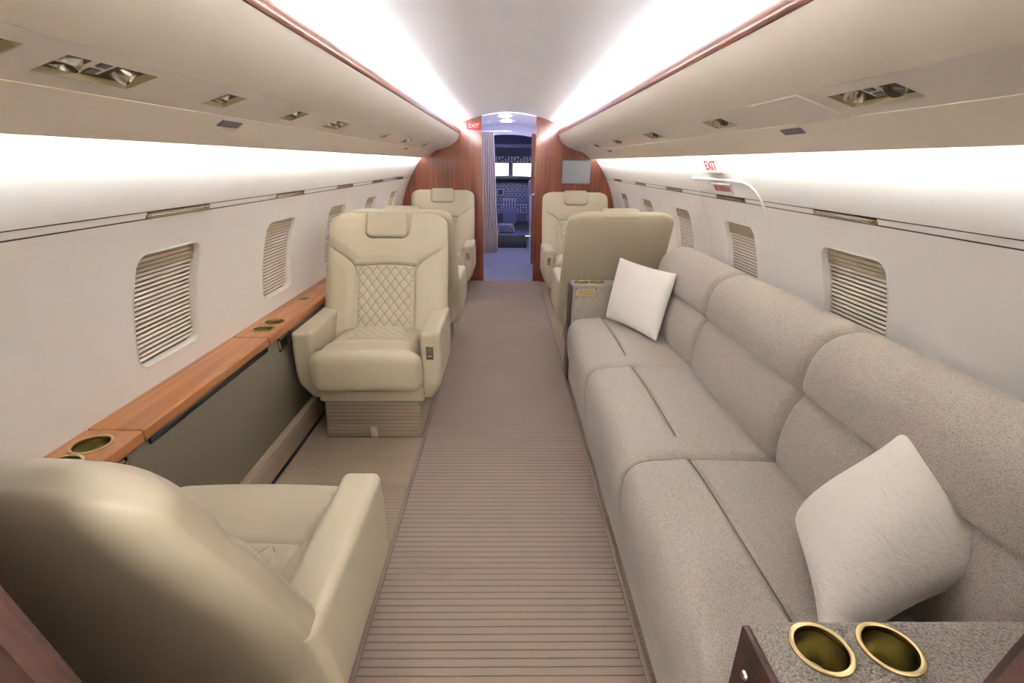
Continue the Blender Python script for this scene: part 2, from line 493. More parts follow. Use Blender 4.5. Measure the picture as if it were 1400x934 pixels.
def wall_lower(side):
    V, Fc, idx = [], [], {}
    def vid(y, s):
        k = (round(y, 5), round(s, 5))
        if k not in idx: idx[k] = len(V); V.append(smap(side, y, s))
        return idx[k]
    hole = rrect(HW, SWH, 0.045)
    for k in WIN_K:
        yc = W0 + PITCH_W * k; hb = PITCH_W / 2
        outer = []
        top, bot = S1 - SWC, S0 - SWC
        n = len(hole)
        for (hx, hy) in hole:                    # project hole points on to the bay rectangle
            a = math.atan2(hy / SWH, hx / HW)
            c_, s_ = math.cos(a), math.sin(a)
            q = max(abs(c_), abs(s_))
            ox, oy = c_ / q * hb, s_ / q
            oy = oy * top if oy > 0 else -oy * bot
            outer.append((ox, oy))
        # snap the four corners
        for cx, cy in ((hb, top), (-hb, top), (-hb, bot), (hb, bot)):
            i = min(range(n), key=lambda i: (outer[i][0] - cx) ** 2 + (outer[i][1] - cy) ** 2)
            outer[i] = (cx, cy)
        K = 8
        for i in range(n):
            j = (i + 1) % n
            for q in range(K):
                t0, t1 = q / K, (q + 1) / K
                P = lambda i_, t: vid(yc + hole[i_][0] * (1 - t) + outer[i_][0] * t, SWC + hole[i_][1] * (1 - t) + outer[i_][1] * t)
                ids = [P(i, t0), P(i, t1), P(j, t1), P(j, t0)]
                ids = [a for m_, a in enumerate(ids) if a not in ids[:m_]]
                if len(ids) >= 3: Fc.append(tuple(ids))
    g1 = (V, Fc)
    def strip(ya, yb):
        ss = [S0 + (S1 - S0) * i / 16 for i in range(17)]
        V = [smap(side, y, s) for y in (ya, yb) for s in ss]
        return V, [(i, i + 1, 17 + i + 1, 17 + i) for i in range(16)]
    g = join(g1, strip(Y_AFT - 1.9, W0 - 1.5 * PITCH_W), strip(W0 + 4.5 * PITCH_W, Y_FWD + 0.02))
    bm = bmesh.new(); vv = [bm.verts.new(v) for v in g[0]]
    for f in g[1]:
        try: bm.faces.new([vv[i] for i in f])
        except ValueError: pass
    bmesh.ops.remove_doubles(bm, verts=bm.verts[:], dist=1e-4)
    return bm_geo(bm)

def wall_band(side, z0, z1, out, y0, y1, n=12):
    s0, s1 = arc_s(z0), arc_s(z1)
    ss = [s0 + (s1 - s0) * i / n for i in range(n + 1)]
    V = [smap(side, y, s, out) for y in (y0, y1) for s in ss]
    return V, [(i, i + 1, n + 1 + i + 1, n + 1 + i) for i in range(n)]

SIDES = ((-1, 'left'), (1, 'right'))
LEFTRIGHT = {-1: 'wooden ledge side', 1: 'sofa side'}
for sd, nm in SIDES:
    w_ = obj('wall_' + nm, wall_lower(sd), 'wall', sharp=60)
    tag(w_, 'cream curved cabin wall with blind-covered windows on the %s' % LEFTRIGHT[sd], 'wall', kind='structure')
    obj('upper_wall_panel', wall_band(sd, 1.2125, 1.60, 0.0, Y_AFT - 1.9, Y_FWD + 0.02, 20), 'wall', w_)
    obj('joint_backing', wall_band(sd, 1.17, 1.23, 0.010, Y_AFT - 1.9, Y_FWD + 0.02, 4), 'gap', w_)
    obj('joint_strip', wall_band(sd, 1.1905, 1.2085, 0.002, Y_AFT - 1.9, Y_FWD + 0.02, 3), 'wall', w_)
    obj('wall_shell', wall_band(sd, -0.02, 1.70, 0.075, Y_AFT - 1.9, Y_FWD + 0.02, 24), 'slat_back', w_)

# ---------------------------------------------------------------- windows with blinds
def window(idx, sd, k):
    yc = W0 + PITCH_W * k
    w = thing('window_%d' % idx, smap(sd, yc, SWC), kind='structure',
              label='rounded cabin window with a closed slatted blind, %s' % LEFTRIGHT[sd], cat='window')
    hole = rrect(HW, SWH, 0.045)
    D = 0.030
    rings = []
    for (gx, out) in ((0.0045, -0.0005), (0.003, -0.0022), (0.0, -0.0022), (-0.003, 0.0), (-0.004, 0.006), (-0.005, D)):
        h2 = rrect(HW + gx, SWH + gx, 0.045 + gx)
        rings.append([smap(sd, yc + a, SWC + b, out) for a, b in h2])
    n = len(hole); V = [p for r in rings for p in r]; Fc = []
    for q in range(len(rings) - 1):
        for i in range(n):
            j = (i + 1) % n
            Fc.append((q * n + i, q * n + j, (q + 1) * n + j, (q + 1) * n + i))
    obj('window_reveal', (V, Fc), 'white', w, sharp=60)
    # backing behind the slats
    V = [smap(sd, yc + a, SWC - SWH - .01 + (2 * SWH + .02) * i / 10, D + 0.006) for a in (-HW - .01, HW + .01) for i in range(11)]
    obj('blind_backing', (V, [(i, i + 1, 12 + i, 11 + i) for i in range(10)]), 'slat_back', w)
    # slats
    pitch = 0.0162; slat_h = 0.0104; ns = int(2 * SWH / pitch)
    def slat(s, hgt, lift=0.0):
        V = []
        half = HW - 0.0045
        c = 0.045
        e = min(s + hgt / 2 - (-SWH), SWH - (s - hgt / 2))
        for (ds, out) in ((-hgt / 2, D + 0.002), (-hgt / 2, D - 0.003), (0, D - 0.007), (hgt / 2, D - 0.003), (hgt / 2, D + 0.002)):
            for a in (-half, half): V.append(smap(sd, yc + a, SWC + s + ds, out - lift))
        Fc = [(2 * i, 2 * i + 1, 2 * i + 3, 2 * i + 2) for i in range(4)] + [(0, 2, 4, 6, 8), (9, 7, 5, 3, 1)]
        bm = bmesh.new(); vv = [bm.verts.new(v) for v in V]
        for f in Fc: bm.faces.new([vv[i] for i in f])
        return bm_geo(bm)
    head = 5  # top slats coloured darker, where daylight behind the blind is blocked
    single = k <= 1
    bag, bag_shaded = [], []
    for i in range(ns + 1):
        s = SWH - (i + 0.3) * pitch
        if s < -SWH + 0.004: break
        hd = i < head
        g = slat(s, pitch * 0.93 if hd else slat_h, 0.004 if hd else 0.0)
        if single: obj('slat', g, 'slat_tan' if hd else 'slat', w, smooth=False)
        else: (bag_shaded if hd else bag).append(g)
    if not single:
        tag(obj('slats', join(*bag), 'slat', w, smooth=False), kind='stuff')
        tag(obj('shaded_slats', join(*bag_shaded), 'slat_tan', w, smooth=False), kind='stuff')
    # pull rail in the joint strip above the window
    hz = 1.2
    hl = 0.16
    ex, n_in = Vector((0, 1, 0)), (smap(sd, yc, arc_s(hz), -1) - smap(sd, yc, arc_s(hz))).normalized()
    ez = n_in; ey = ez.cross(ex)
    m_ = frame(smap(sd, yc, arc_s(hz)), ex, ey, ez)
    ho = obj('shade_handle', xform(join(box(-hl, hl, 0.007, 0.0095, -0.003, 0.003), box(-hl, hl, -0.0095, -0.006, -0.003, 0.003),
                                        box(-hl, -hl + .003, -0.0095, 0.0095, -0.003, 0.003), box(hl - .003, hl, -0.0095, 0.0095, -0.003, 0.003)), m_), 'steel', w, smooth=False)
    obj('handle_slot', xform(box(-hl, hl, -0.0062, 0.0072, -0.004, 0.0004), m_), 'slat_tan', ho, smooth=False)
    obj('handle_bar', xform(box(-hl + .012, hl - 0.03, -0.005, 0.002, 0.0006, 0.005, 0.001, 1), m_), 'steel', ho)
    kx = -hl + 0.02 if sd > 0 else hl - 0.02
    obj('handle_knob', xform(box(kx - .012, kx + .012, -0.005, 0.006, 0.0006, 0.008, 0.002, 2), m_), 'gold', ho)
    return w
wi = 1
ordn = ['aft of the first', 'first', 'second', 'third', 'fourth', 'fifth']
WHERE = {(-1, -1): 'beside the chair facing away, over the ledge cups', (-1, 0): 'above the long wooden ledge between the facing chairs',
         (-1, 1): 'beside the cream chair facing aft, over the ledge', (-1, 2): 'behind the headrest of the quilted aft-facing chair',
         (-1, 3): 'fourth along from the ledge cups', (-1, 4): 'next to the red wood bulkhead without the screen',
         (1, -1): 'behind the sofa end with the fluffy pillow', (1, 0): 'behind the middle of the sofa', (1, 1): 'in the emergency hatch below the exit sign',
         (1, 2): 'beyond the hatch, beside the chair backed onto the sofa', (1, 3): 'fourth along the sofa-side wall', (1, 4): 'next to the bulkhead with the grey screen'}
for sd, nm in SIDES:
    for k in WIN_K:
        w = window(wi, sd, k); wi += 1
        w['label'] = 'slatted cabin window ' + WHERE[(sd, k)]

# ---------------------------------------------------------------- overhead bins
BIN = [(0.545, 1.650), (0.549, 1.632), (0.558, 1.607), (0.573, 1.583), (0.594, 1.562), (0.622, 1.542), (0.665, 1.520)]
P0, P1 = Vector((0.665, 1.520)), Vector((0.812, 1.472))
LOWP = [(0.812, 1.472), (0.85, 1.4475), (0.885, 1.423), (0.908, 1.404), (0.917, 1.3985), (0.922, 1.401), (0.923, 1.409), (0.90, 1.425)]
def side_prof(pts, sd): return [(XC + sd * w, z) for w, z in pts]
def psu_frame(sd, y):
    ew = Vector((sd * (P1.x - P0.x), 0, P1.y - P0.y)).normalized()
    ey = Vector((0, 1, 0))
    en = Vector((-sd * -(P1.y - P0.y), 0, -(P1.x - P0.x))).normalized()      # into the cabin
    en = Vector((sd * (P1.y - P0.y), 0, -(P1.x - P0.x))).normalized()
    return frame((XC + sd * P0.x, y, P0.y), ew, ey, en)
PSU_L = (P1 - P0).length
RECESS = {-1: [(0.60, 0.78, 1), (0.85, 1.06, 2), (1.30, 1.40, 1), (1.72, 1.825, 1), (2.10, 2.295, 3), (3.00, 3.10, 1), (3.60, 3.80, 3), (4.45, 4.6, 1)],
          1: [(0.45, 0.62, 1), (1.01, 1.22, 2), (1.80, 1.98, 3), (2.61, 2.825, 3), (3.45, 3.62, 3), (4.30, 4.45, 1)]}
SEAMS = {-1: [1.455, 2.42, 3.35, 4.3], 1: [1.285, 1.515, 2.08, 2.52, 3.35, 4.2]}
SPEAK = {-1: [1.55, 4.20], 1: [1.58, 4.32]}

def gasper(mtx, r, parent, tilt, lens=True):
    m_ = mtx @ Matrix.Rotation(tilt[0], 4, 'X') @ Matrix.Rotation(tilt[1], 4, 'Y')
    g = obj('reading_lamp', lathe([(r * .62, -.012), (r * .95, -.010), (r, .0), (r * .98, .010), (r * .90, .018), (r * .80, .019), (r * .70, .010), (r * .66, .002)], m_, 20), 'steel', parent)
    return m_

for sd, nm in SIDES:
    lbl = {'left': 'long beige overhead bin above the wooden ledge, with mahogany edge', 'right': 'long beige overhead bin above the sofa, with mahogany edge'}[nm]
    b = thing('overhead_bin', (XC + sd * 0.75, 3.0, 1.40), lbl, 'overhead bin')
    ys = [Y_AFT, 1.5, 3, 4.5, Y_FWD - 0.002]
    obj('upper_shell', sweep(side_prof(BIN, sd) + side_prof([(0.665, 1.54), (0.60, 1.60), (0.575, 1.648)], sd), ys, closed=True), 'bin', b)
    lp = LOWP
    obj('lower_panel', sweep(side_prof(lp + [(0.86, 1.452), (0.816, 1.48)], sd), ys, closed=True), 'bin', b)
    # mahogany valance with a bright bead on the top
    obj('valance', sweep(side_prof([(0.541, 1.652), (0.536, 1.660), (0.537, 1.676), (0.545, 1.698), (0.553, 1.708), (0.562, 1.711), (0.566, 1.707), (0.566, 1.655), (0.560, 1.650)], sd), ys, closed=True), 'valance', b)
    obj('cove_tray', sweep(side_prof([(0.566, 1.652), (0.735, 1.640), (0.75, 1.66), (0.75, 1.74), (0.757, 1.74), (0.757, 1.632), (0.566, 1.644)], sd), ys, closed=True), 'white', b)
    obj('cove_light', box(XC + sd * 0.588, XC + sd * 0.612, Y_AFT + .05, Y_FWD - .05, 1.652, 1.692), 'cove_led', b, smooth=False)
    obj('bin_back', sweep(side_prof([(0.665, 1.53), (0.70, 1.55), (0.82, 1.515), (0.845, 1.49), (0.822, 1.480), (0.81, 1.483), (0.70, 1.53)], sd), ys, closed=True), 'bin', b)
    mw = frame((XC + sd * 0.856, 3.0, 1.462), (sd, 0, -0.35), (0, 1, 0), (0.35 * sd, 0, sd * sd))
    obj('wash_light', box(XC + sd * 0.853, XC + sd * 0.862, Y_AFT + .05, Y_FWD - .05, 1.456, 1.480), 'wash_led', b, smooth=False)
    # service panels
    cuts = [Y_AFT] + SEAMS[sd] + [Y_FWD - .002]
    holes = [(a, c_) for a, c_, _ in RECESS[sd]]
    for a, c_ in zip(cuts[:-1], cuts[1:]):
        m_ = psu_frame(sd, 0)
        lift = 0.0035 if (sd > 0 and abs(a - 1.285) < .01) else 0.0
        p = obj('service_panel', xform(box(0.0015, PSU_L - 0.0015, a + .0012, c_ - .0012, -0.010, 0.0 + lift, 0.001, 1), m_), 'psu', b)
        hs = [xform(box(0.036, 0.109, h0, h1, -0.05, 0.05), m_) for h0, h1 in holes if h0 > a and h1 < c_]
        if hs: cut(p, [join(*hs)])
    obj('joint_backing', xform(box(-0.004, PSU_L + 0.004, Y_AFT, Y_FWD - .003, -0.016, -0.0105), psu_frame(sd, 0)), 'gap', b, smooth=False)
    jb = b.children[-1]
    cut(jb, [join(*[xform(box(0.034, 0.111, h0 - .002, h1 + .002, -0.05, 0.05), psu_frame(sd, 0)) for h0, h1 in holes])])
    for h0, h1, kind in RECESS[sd]:
        m_ = psu_frame(sd, 0)
        xa, xb, dp = 0.036, 0.109, 0.030
        V = [(xa, h0, 0), (xb, h0, 0), (xb, h1, 0), (xa, h1, 0), (xa + .006, h0 + .016, -dp), (xb - .006, h0 + .016, -dp), (xb - .006, h1 - .016, -dp), (xa + .006, h1 - .016, -dp)]
        u = obj('service_recess', xform((V, [(0, 1, 5, 4), (1, 2, 6, 5), (2, 3, 7, 6), (3, 0, 4, 7), (4, 5, 6, 7)]), m_), 'recess', b, smooth=False)
        fr_ = [(xa - .003, h0 - .004), (xb + .003, h0 - .004), (xb + .003, h1 + .004), (xa - .003, h1 + .004)]
        fi = [(xa, h0), (xb, h0), (xb, h1), (xa, h1)]
        V = [(x, y, .0008) for x, y in fr_] + [(x, y, .0016) for x, y in fi]
        obj('recess_lip', xform((V, [(i, (i + 1) % 4, 4 + (i + 1) % 4, 4 + i) for i in range(4)]), m_), 'psu', u, smooth=False)
        yc = (h0 + h1) / 2; xm = (xa + xb) / 2
        spots = {1: [0.0], 2: [-0.062, 0.062], 3: [-0.045, 0.045]}[kind]
        for q, dy in enumerate(spots):
            mm = m_ @ Matrix.Translation((xm, yc + dy, -0.018))
            r = 0.024 if kind != 1 else 0.018
            tl = (0.35 if q == 0 else -0.45, 0.4 * sd * (1 if q else -1))
            mg = gasper(mm, r, u, tl)
            obj('lamp_lens', lathe([(0.0005, 0.0045), (r * .66, 0.003)], mg, 20), 'lens' if q == 0 else 'dark', u)
            obj('lamp_collar', lathe([(r * 1.02, -.012), (r * 1.2, -.011), (r * 1.22, -.006), (r * 1.05, -.004)], mm, 20), 'steel', u)
        if kind == 2:
            obj('switch_plate', xform(box(xm - .026, xm + .026, yc - .028, yc + .028, -dp, -.010, .002, 1), m_), 'psu', u)
            for dx in (-0.013, 0.013):
                obj('switch', xform(box(xm + dx - .009, xm + dx + .009, yc - .012, yc + .012, -.010, -.007, .0015, 1), m_), 'dark', u)
    for ys_ in SPEAK[sd]:
        a = Vector((XC + sd * 0.822, ys_, 1.4655)); bb = Vector((XC + sd * 0.850, ys_, 1.4475))
        ex = (bb - a).normalized(); m_ = frame((a + bb) / 2, ex, (0, 1, 0), ex.cross(Vector((0, 1, 0))))
        if m_.col[2][2] > 0: m_ = frame((a + bb) / 2, ex, (0, -1, 0), -ex.cross(Vector((0, 1, 0))))
        sp = obj('ceiling_grille', xform(box(-.013, .013, -.055, .055, -.004, .0025, .001, 1), m_), 'dark', b)
        for q in range(6):
            obj('grille_slat', xform(box(-.0105 + q * .0038, -.0088 + q * .0038, -.05, .05, .002, .0035), m_), 'dark', sp, smooth=False)

# ---------------------------------------------------------------- forward bulkhead
def bulkhead(name, sd, xin, y0, y1, label, zcap=None):
    pts = []
    for i in range(25):
        z = -0.0 + 1.62 * i / 24
        pts.append((XC + sd * (wallw(z) + 0.01), z))
    pts = [(x, z) for x, z in pts if True]
    for i in range(14):
        w = 0.80 - (0.80 - abs(xin - XC)) * i / 13
        if w < 0.72: pts.append((XC + sd * w, ceil_z(w) + 0.004))
    pts.append((xin, ceil_z(xin - XC) + 0.004)); pts.append((xin, 0.0))
    return sweep(pts, [y0, y1], closed=True)
bl = obj('wall_forward_port', bulkhead('a', -1, -0.268, Y_FWD, Y_FWD + .05, ''), 'wood', sharp=30)
tag(bl, 'red mahogany bulkhead panel with a small red exit sign', 'bulkhead', kind='structure')
br = obj('wall_forward_starboard', bulkhead('b', 1, 0.328, Y_FWD, Y_FWD + .05, ''), 'wood', sharp=30)
tag(br, 'red mahogany bulkhead panel carrying a grey screen', 'bulkhead', kind='structure')
mo = thing('wall_screen', (0.79, Y_FWD, 1.14), 'grey square screen mounted flat on the mahogany bulkhead', 'screen')
obj('screen_frame', box(0.628, 0.952, Y_FWD - .016, Y_FWD - .0005, 1.135, 1.392, .004, 2), 'dark', mo)
obj('screen_face', box(0.634, 0.946, Y_FWD - .018, Y_FWD - .015, 1.141, 1.386, .002, 1), 'monitor', mo)
ex = thing('exit_sign', (-0.355, Y_FWD, 1.69), 'small red exit sign with white letters on the mahogany bulkhead', 'exit sign')
obj('sign_plate', box(-0.432, -0.280, Y_FWD - .014, Y_FWD - .0005, 1.692, 1.762, .003, 2), 'sign_red', ex)
obj('lettering', text_geo('EXIT', 0.056, frame((-0.356, Y_FWD - .0148, 1.727), (1, 0, 0), (0, 0, 1), (0, -1, 0))), 'letter_white', ex, smooth=False)

# aft bulkhead whose door edges show in the lower corners
def aft_panel(sd):
    pts = [(XC + sd * (wallw(z) + .01), z) for z in [1.62 * i / 24 for i in range(25)]]
    pts += [(XC + sd * w, ceil_z(w) + 0.03) for w in (0.70, 0.6, 0.5)]
    edge = {-1: [(-0.46, 1.83), (-0.46, 1.35), (-0.385, 1.10), (-0.30, 0.80), (-0.30, 0.0)],
            1: [(0.51, 1.83), (0.51, 1.35), (0.415, 1.00), (0.355, 0.75), (0.355, 0.0)]}[sd]
    return pts, edge
for sd, nm in SIDES:
    pts, edge = aft_panel(sd)
    o = obj('wall_aft_' + {'left': 'port', 'right': 'starboard'}[nm], sweep(pts + edge, [Y_AFT - .05, Y_AFT], closed=True), 'wood_dark', sharp=30)
    tag(o, 'dark mahogany doorway edge with shade in its colour beside the %s' % {'left': 'chair facing away', 'right': 'sofa end with brass cups'}[nm], 'bulkhead', kind='structure')
    tr = [Vector((x, Y_AFT - .0 + .006, z)) for x, z in edge]
    obj('door_edge_trim', tube(tr, 0.010, 8), 'wood_dark', o)
aw = obj('wall_aft_end', box(-1.3, 1.36, Y_AFT - 1.92, Y_AFT - 1.88, 0, 1.95), 'wall', smooth=False)
tag(aw, 'plain cream end wall of the aft compartment', 'wall', kind='structure')
al = thing('aft_fill_lamp', (0.0, -0.8, 1.84), 'added unseen rectangular fill lamp in the aft compartment', 'lamp')  # unseen lamp added behind the camera as fill for the chairs
obj('fill_lamp_frame', box(-0.36, 0.42, -1.60, -1.15, 1.802, 1.812, .003, 1), 'white', al)
obj('fill_lamp_diffuser', box(-0.33, 0.39, -1.57, -1.18, 1.795, 1.803), 'aft_fill', al, smooth=False)

# ---------------------------------------------------------------- left ledge, side panel, kick
lg = thing('side_ledge', (-1.12, 3.0, 0.0), 'long cherry wood side ledge with brass cup holders under the windows', 'ledge')
ZL, ZB, XF = 0.62, 0.580, -1.052
CUPS = [(-1.136, 1.160, .045), (-1.138, 1.060, .045), (-1.128, 2.143, .043), (-1.126, 2.250, .043)]
for a, b_ in ((Y_AFT, 1.238), (1.240, 2.030), (2.032, 3.05), (3.052, Y_FWD - .002)):
    p = obj('ledge_top', rbox(-1.222, XF, a, b_, ZB, ZL, 0.008, (4, 6, 2), 3), 'ledge', lg)
    cs = [lathe([(r - .0015, ZL - .055), (r - .0015, ZL + .05)], Matrix.Translation((x, y, 0)), 40, True) for x, y, r in CUPS if a < y < b_]
    if cs: cut(p, cs)
obj('leaf_joint', box(-1.1965, -1.1955, 1.24, 2.03, ZL - .001, ZL + .0004), 'gap', lg, smooth=False)
obj('back_bead', box(-1.2225, -1.217, Y_AFT, Y_FWD - .002, ZL, ZL + .006, .002, 2), 'ledge_x', lg)
def cup(x, y, r, ztop, parent, depth=0.05):
    m_ = Matrix.Translation((x, y, ztop))
    c = obj('cup_holder', lathe([(r + .006, .0002), (r + .0055, .0032), (r + .002, .0042), (r - .002, .003), (r - .003, -.002), (r - .004, -depth)], m_, 40), 'gold', parent)
    obj('cup_inside', lathe([(r - .0045, -.004), (r - .007, -depth + .004), (r - .012, -depth + .001), (.0005, -depth + .001)], m_, 40), 'gold_in', c)
for x, y, r in CUPS: cup(x, y, r, ZL, lg)
obj('round_plug', lathe([(.028, .0002), (.0275, .003), (.022, .0045), (.0005, .0045)], Matrix.Translation((-1.149, 2.685, ZL)), 24), 'dark', lg)
obj('side_panel', box(-1.13, -1.068, Y_AFT, Y_FWD - .002, 0.06, ZB - .002, .004, 2), 'olive', lg)
obj('table_slot', box(-1.068, -1.058, 1.262, 2.02, 0.556, 0.578, .002, 1), 'black', lg)
for ya, yb, za, zb in ((2.135, 2.262, .508, .572), (1.10, 1.172, .505, .572)):
    o = obj('outlet_bezel', join(box(ya and -1.069, -1.062, ya, yb, zb - .010, zb), box(-1.069, -1.062, ya, yb, za, za + .010), box(-1.069, -1.062, ya, ya + .010, za, zb), box(-1.069, -1.062, yb - .010, yb, za, zb)), 'steel', lg, smooth=False)
    obj('outlet_pocket', box(-1.0685, -1.0665, ya + .01, yb - .01, za + .01, zb - .01), 'black', o, smooth=False)
bs = obj('baseboard_left', rbox(-1.09, -1.035, Y_AFT, Y_FWD - .002, 0.0, 0.135, 0.02, (2, 8, 3), 3), 'carpet_v')
tag(bs, 'tan ribbed carpet kick board below the olive side panel', 'baseboard', kind='structure')
obj('black_foot_line', box(-1.036, -1.028, Y_AFT, Y_FWD - .002, 0.0, 0.012), 'black', bs, smooth=False)  # black line along the foot of the kick board
rl = thing('side_ledge', (1.18, 4.4, 0.0), 'cherry wood ledge beside the forward chairs on the sofa side', 'ledge')
obj('ledge_top', rbox(1.115, 1.262, 3.06, Y_FWD - .002, ZB, ZL, .008, (3, 6, 2), 3), 'ledge', rl)
obj('side_panel', box(1.128, 1.19, 3.06, Y_FWD - .002, 0.0, ZB - .002, .004, 2), 'olive', rl)

# ---------------------------------------------------------------- chairs
TILT = math.radians(26.0)
BH = 0.735
def smooth01(a, b, v):
    u = min(1, max(0, (v - a) / (b - a))); return u * u * (3 - 2 * u)
_HB = 0.08
_tab = [(0.0, 0.0)]
for _i in range(1, 61):                                   # integrate downwards from h = 0.08
    _a = TILT * smooth01(-0.10, _HB, _HB - 0.005 * (_i - 0.5))
    _tab.append((_tab[-1][0] + 0.005 * math.sin(_a), _tab[-1][1] - 0.005 * math.cos(_a)))
def to_chair(x, t, h):
    """back frame -> chair frame; t along the front normal, h along the back, which turns upright below the seat."""
    y0, z0 = 0.012, 0.405
    if h >= _HB:
        return Vector((x, y0 - h * math.sin(TILT) + t * math.cos(TILT), z0 + h * math.cos(TILT) + t * math.sin(TILT)))
    q = (_HB - h) / 0.005; i = min(59, int(q)); f = q - i
    dy, dz = [_tab[i][n] + (_tab[i + 1][n] - _tab[i][n]) * f for n in (0, 1)]
    a = TILT * smooth01(-0.10, _HB, h)
    return Vector((x, y0 - _HB * math.sin(TILT) + dy + t * math.cos(a), z0 + _HB * math.cos(TILT) + dz + t * math.sin(a)))
SEAM = [(0.158, 0.0), (0.158, 0.36)] + [(0.158 + 0.012 * (1 - math.cos(a * math.pi / 20)), 0.36 + 0.05 * a / 10) for a in range(1, 11)]
_c = SEAM[-1]
for i in range(1, 13):
    u = i / 12
    SEAM.append((_c[0] + (0.35 - _c[0]) * u, _c[1] + 0.135 * (u ** 0.75)))
TOPARC = [(x / 20 * 0.160, 0.415 + 0.010 * (1 - (x / 20) ** 2)) for x in range(0, 21)]
def seg_d(px, py, poly):
    best = 9
    for (ax, ay), (bx, by) in zip(poly[:-1], poly[1:]):
        dx, dy = bx - ax, by - ay; L = dx * dx + dy * dy
        u = 0 if L == 0 else min(1, max(0, ((px - ax) * dx + (py - ay) * dy) / L))
        best = min(best, math.hypot(px - ax - u * dx, py - ay - u * dy))
    return best
PADW, PADB = 0.116, 0.575
PAD = [(0.0, PADB), (PADW - 0.035, PADB)] + [(PADW - 0.035 + 0.035 * math.sin(a * math.pi / 12), PADB + 0.035 - 0.035 * math.cos(a * math.pi / 12)) for a in range(1, 7)] + [(PADW + 0.004, BH)]
def back_def(p):
    x, t, h = p.x, p.y, p.z
    # outline: full width from the arms up, rounded top corners
    hw = 0.285 + (0.335 - 0.285) * smooth01(-0.20, -0.02, h)
    Rc = 0.075; top = BH
    if h > top - Rc: hw -= Rc - math.sqrt(max(0, Rc * Rc - (h - top + Rc) ** 2)) * 1.0
    hw *= 1.0 - 0.02 * smooth01(0.4, 0.7, h)
    xn = x / 0.335
    xx = xn * hw
    tt = t * (1.05 - 0.30 * h / BH)
    ax_ = abs(xx)
    k = smooth01(0.01, 0.05, t)
    if k > 0:
        d = min(seg_d(ax_, h, SEAM), seg_d(ax_, h, TOPARC))
        groove = 0.010 * math.exp(-(d / 0.006) ** 2)
        dp = seg_d(ax_, h, PAD)
        groove = max(groove, 0.010 * math.exp(-(dp / 0.006) ** 2)) * (1 - smooth01(0.300, 0.325, ax_))
        mid = (1 - smooth01(0.150, 0.165, ax_)) * (1 - smooth01(0.412, 0.425, h))
        puff = 0.012 * min(1, d / 0.05)
        tt += k * (puff * (1 - mid) - groove - 0.010 * mid)
        wing = smooth01(0.17, 0.33, ax_)
        tt *= 1 - 0.30 * abs(xn) ** 6 * k
    # the rear shell is gently rounded
    if t < 0:
        tt *= 1 - 0.72 * xn ** 4 * (1 - 0.3 * smooth01(0.1, 0.3, h))
    tt *= 1 - 0.22 * smooth01(0.60, BH, h)
    return to_chair(xx, tt, h)

def quilt_panel(nx, ny, place, cw_, ch_, depth, u0, u1, v0, v1, shape=None):
    V, UV = [], []
    for j in range(ny + 1):
        for i in range(nx + 1):
            u = u0 + (u1 - u0) * i / nx; v = v0 + (v1 - v0) * j / ny
            if shape: u, v = shape(u, v)
            a, b = u / cw_ + v / ch_, u / cw_ - v / ch_
            q = math.sqrt(abs(math.sin(math.pi * a)) * abs(math.sin(math.pi * b)))
            e = min(1, min(i, nx - i) / 3, min(j, ny - j) / 3)
            V.append(place(u, v, depth * q * e - 0.010 * (1 - e))); UV.append((a, b))
    Fc = [(j * (nx + 1) + i, j * (nx + 1) + i + 1, (j + 1) * (nx + 1) + i + 1, (j + 1) * (nx + 1) + i) for j in range(ny) for i in range(nx)]
    return V, Fc, UV
def add_uv(o, UV):
    uvl = o.data.uv_layers.new(name='UVMap')
    for lp_ in o.data.loops: uvl.data[lp_.index].uv = UV[lp_.vertex_index]

